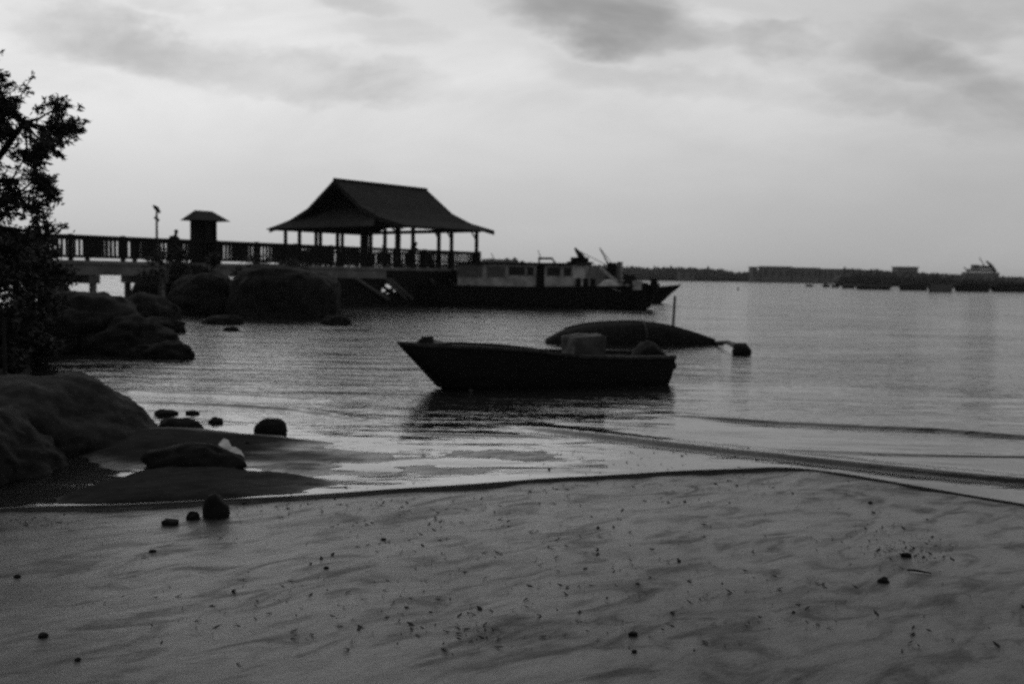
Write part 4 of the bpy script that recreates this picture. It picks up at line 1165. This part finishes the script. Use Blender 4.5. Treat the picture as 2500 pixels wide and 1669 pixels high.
def shrub(x, y, r, Y, label, seed, n=1600, group='shrubs on the left bank', size=0.05):
    rn = random.Random(seed); c = at(x, y, Y); rr = r / FPX * Y
    b = V((c.x, Y, sandh(c.x, Y)))
    e = empty('shrub', b, label, 'shrub', group); bm = NB(); bs = NB()
    for i in range(9):
        d = V((rn.uniform(-.7, .7), rn.uniform(-.7, .7), rn.uniform(-.55, .6))) * rr
        leaves(bm, c + d, rr * rn.uniform(0.4, 0.62), n // 9, rn, size, (1, 1, 0.85))
        tube(bs, [b, b.lerp(c + d, 0.6) + V((rn.uniform(-.1, .1), 0, 0)), c + d], [0.02, 0.013, 0.006], 5)
    build('foliage', bm, 'leaf', e); build('stems', bs, 'bark', e)


shrub(40, 650, 95, 15.5, 'dense dark shrub right below the tree crown', 1, 2600)
shrub(-40, 740, 130, 14.5, 'dense shrub low on the bank at the left edge, below the tree', 2, 3000)
shrub(110, 680, 60, 19.0, 'shrub whose top reaches the jetty rail, right of the tree', 3, 1800)
shrub(60, 760, 85, 18.0, 'low spreading shrub between the tree and the broad boulder', 4, 2200)
shrub(70, 605, 42, 24.0, 'tall thin shrub in front of the landward end of the jetty', 5, 1500, size=0.06)
shrub(20, 830, 55, 15.0, 'small scrubby shrub at the foot of the bank above the domed boulder', 7, 900)
shrub(500, 655, 40, 41.0, 'small shrub growing on the boulder under the hut', 8, 900, size=0.08)
shrub(400, 655, 60, 42.0, 'dark bush beside the jetty piles', 9, 1500, size=0.08)
shrub(620, 668, 60, 41.0, 'low bush on top of the high rounded boulder, left side', 10, 1300, size=0.07)
shrub(720, 680, 60, 41.0, 'low bush on top of the high rounded boulder, right side', 12, 1300, size=0.07)
shrub(95, 835, 55, 17.2, 'low scrub at the foot of the bank beside the broad boulder', 13, 1200)
shrub(30, 880, 45, 14.0, 'scrubby plant just above the domed boulder at the left edge', 14, 900)
g = V((at(13, 930, 12.0).x, 12.0, 0)); g.z = sandh(g.x, g.y); tp_ = at(8, 775, 12.0); bm = NB()
tube(bm, [g - V((0, 0, 0.2)), g.lerp(tp_, 0.5), tp_], [0.028, 0.024, 0.018], 7)
tag(build('stake', bm, 'bark', loc=g), 'thin dark stake standing upright behind the domed boulder at the left edge', 'stake')

# ---------------------------------------------------------------- sky
w = bpy.data.worlds.new('World'); sc.world = w; w.use_nodes = True
nt = w.node_tree; nt.nodes.clear(); N = nt.nodes.new; L = nt.links.new
SUN_EL, SUN_AZ = math.radians(38), math.radians(-18)     # azimuth from +Y, to the left
out = N('ShaderNodeOutputWorld'); bg = N('ShaderNodeBackground'); L(bg.outputs[0], out.inputs[0])
tc = N('ShaderNodeTexCoord'); sep = N('ShaderNodeSeparateXYZ'); L(tc.outputs['Generated'], sep.inputs[0])
X, Yd, Z = sep.outputs


def ma(op, a, b=None, c=None, clamp=False):
    n = N('ShaderNodeMath'); n.operation = op; n.use_clamp = clamp
    for i, v in enumerate((a, b, c)):
        if v is None: continue
        if isinstance(v, (int, float)): n.inputs[i].default_value = v
        else: L(v, n.inputs[i])
    return n.outputs[0]


def rng(v, a, b, lo, hi, sm_=True):
    n = N('ShaderNodeMapRange'); n.interpolation_type = 'SMOOTHSTEP' if sm_ else 'LINEAR'
    n.inputs['From Min'].default_value = a; n.inputs['From Max'].default_value = b; n.inputs['To Min'].default_value = lo; n.inputs['To Max'].default_value = hi
    L(v, n.inputs['Value']); return n.outputs['Result']


sky = N('ShaderNodeTexSky'); sky.sky_type = 'NISHITA'; sky.sun_disc = False
sky.sun_elevation = SUN_EL; sky.sun_rotation = SUN_AZ; sky.air_density = 1.5; sky.dust_density = 4.0
bw = N('ShaderNodeRGBToBW'); L(sky.outputs[0], bw.inputs[0])
yy = ma('MAXIMUM', Yd, 0.08)
U_ = ma('DIVIDE', X, yy); V_ = ma('DIVIDE', ma('MAXIMUM', Z, 0.0), yy)
cv = N('ShaderNodeCombineXYZ'); L(U_, cv.inputs[0]); L(V_, cv.inputs[1])


def snoise(sx, sy, scale, det, rough, off=0.0, dist=0.0):
    mp = N('ShaderNodeMapping'); mp.inputs['Scale'].default_value = (sx, sy, 1); mp.inputs['Location'].default_value = (off, off * 0.7, 0)
    n = N('ShaderNodeTexNoise'); n.inputs['Scale'].default_value = scale; n.inputs['Detail'].default_value = det; n.inputs['Roughness'].default_value = rough; n.inputs['Distortion'].default_value = dist
    L(cv.outputs[0], mp.inputs[0]); L(mp.outputs[0], n.inputs['Vector']); return n.outputs['Fac']


# warp for ragged cloud edges
wu = ma('MULTIPLY', ma('SUBTRACT', snoise(1, 2.2, 5.5, 5, 0.6, 2.0), 0.5), 0.16)
wv = ma('MULTIPLY', ma('SUBTRACT', snoise(1, 2.0, 6.0, 5, 0.6, 8.0), 0.5), 0.11)
Uw = ma('ADD', U_, wu); Vw = ma('ADD', V_, wv)


def cloud(px, py, a, b, slope, dens):
    """soft dark cloud bank around a direction of the sky"""
    r = ray(px, py); u0, v0 = r.x / r.y, r.z / r.y
    a /= FPX; b /= FPX
    du = ma('SUBTRACT', Uw, u0); dv = ma('SUBTRACT', ma('SUBTRACT', Vw, v0), ma('MULTIPLY', du, slope))
    q = ma('ADD', ma('POWER', ma('ABSOLUTE', ma('DIVIDE', du, a)), 2.0), ma('POWER', ma('ABSOLUTE', ma('DIVIDE', dv, b)), 2.0))
    return rng(q, 0.0, 1.75, dens, 0.0)


dark = None
for args in ((330, 130, 330, 70, -0.16, 0.75), (700, 185, 330, 48, -0.05, 0.72), (180, 95, 170, 55, -0.3, 0.5), (1480, 30, 260, 75, -0.12, 1.0), (1640, 70, 200, 45, -0.02, 0.6), (1900, 95, 140, 42, -0.02, 0.62),
             (880, 15, 120, 40, 0.0, 0.5), (2330, 185, 230, 85, -0.28, 0.68), (2230, 270, 240, 60, -0.25, 0.5), (2490, 290, 180, 65, -0.2, 0.55), (1750, 215, 420, 40, -0.18, 0.28), (960, 90, 120, 40, 0, 0.35), (300, 5, 300, 40, 0.0, 0.4),
             (2500, 560, 700, 200, 0, 0.35), (1100, 480, 500, 60, -0.05, 0.15), (2450, 30, 300, 60, 0.1, 0.35)):
    c = cloud(*args); dark = c if dark is None else ma('MAXIMUM', dark, c)
wisp = rng(snoise(1, 3.0, 3.2, 6, 0.62, 4.0, 0.4), 0.38, 0.72, -0.07, 0.10)
over = snoise(1, 1, 0.9, 4, 0.6, 11.0)
base = rng(V_, 0.0, 0.22, 0.49, 0.635)                    # pale band rising from the horizon
base = ma('ADD', base, rng(V_, 0.06, 0.16, 0.0, -0.0))
side = rng(U_, -0.55, 0.55, 1.06, 0.88)
br = ma('ADD', ma('MULTIPLY', base, side), ma('MULTIPLY', wisp, rng(V_, 0.08, 0.22, 0.12, 0.8)))
fade = rng(V_, 0.0, 0.22, 0.15, 1.0)
br = ma('SUBTRACT', br, ma('MULTIPLY', ma('MULTIPLY', ma('MULTIPLY', dark, fade), rng(snoise(1, 2.4, 4.5, 6, 0.65, 6.0, 0.8), 0.3, 0.65, 0.55, 1.1)), 0.29))
br = ma('MAXIMUM', br, 0.12)
# added darkness in the unseen sky overhead and behind: deepens silhouettes and sand
ovh = rng(Z, 0.27, 0.46, 0.0, 1.0); bk = rng(Yd, 0.55, -0.25, 0.0, 1.0)
dim = ma('MAXIMUM', ovh, bk)
rest = ma('MULTIPLY', rng(over, 0.3, 0.7, 0.13, 0.26), 1.0)
mx = N('ShaderNodeMix'); mx.data_type = 'FLOAT'
L(dim, mx.inputs[0]); L(br, mx.inputs[2]); L(rest, mx.inputs[3])
tot = ma('ADD', mx.outputs[0], ma('MULTIPLY', bw.outputs[0], 0.008))
cc_ = N('ShaderNodeCombineColor')
for k in range(3): L(tot, cc_.inputs[k])
L(cc_.outputs[0], bg.inputs['Color']); bg.inputs['Strength'].default_value = 1.0

sd = bpy.data.lights.new('sun', 'SUN'); sd.energy = 0.5; sd.angle = math.radians(70); sd.color = (1, 1, 1)
so = bpy.data.objects.new('sun', sd); COL.objects.link(so)
dv_ = V((math.sin(SUN_AZ) * math.cos(SUN_EL), math.cos(SUN_AZ) * math.cos(SUN_EL), math.sin(SUN_EL)))
so.rotation_euler = dv_.to_track_quat('Z', 'Y').to_euler(); so.location = (0, 0, 30)

# ---------------------------------------------------------------- haze between here and the far shore
bm = NB(); bmesh.ops.create_cube(bm, size=1.0)
for v in bm.verts: v.co = V((v.co.x * 7400, v.co.y * 7400, 14.3 + v.co.z * 35))
hm = bpy.data.materials.new('thin_haze'); hm.use_nodes = True; nt = hm.node_tree; nt.nodes.clear()
ho = nt.nodes.new('ShaderNodeOutputMaterial'); hv = nt.nodes.new('ShaderNodeVolumePrincipled')
hv.inputs['Color'].default_value = (0.9, 0.9, 0.9, 1); hv.inputs['Density'].default_value = 0.00012
nt.links.new(hv.outputs[0], ho.inputs['Volume'])
tag(build('haze', bm, hm, loc=(0, 0, 0)), kind='stuff')

# ---------------------------------------------------------------- render settings
sc.view_settings.view_transform = 'Standard'; sc.view_settings.look = 'None'
sc.view_settings.exposure = 0; sc.view_settings.gamma = 1
sc.render.engine = 'CYCLES'
sc.cycles.max_bounces = 6; sc.cycles.transparent_max_bounces = 8
sc.cycles.use_denoising = False
sc.cycles.filter_width = 2.2
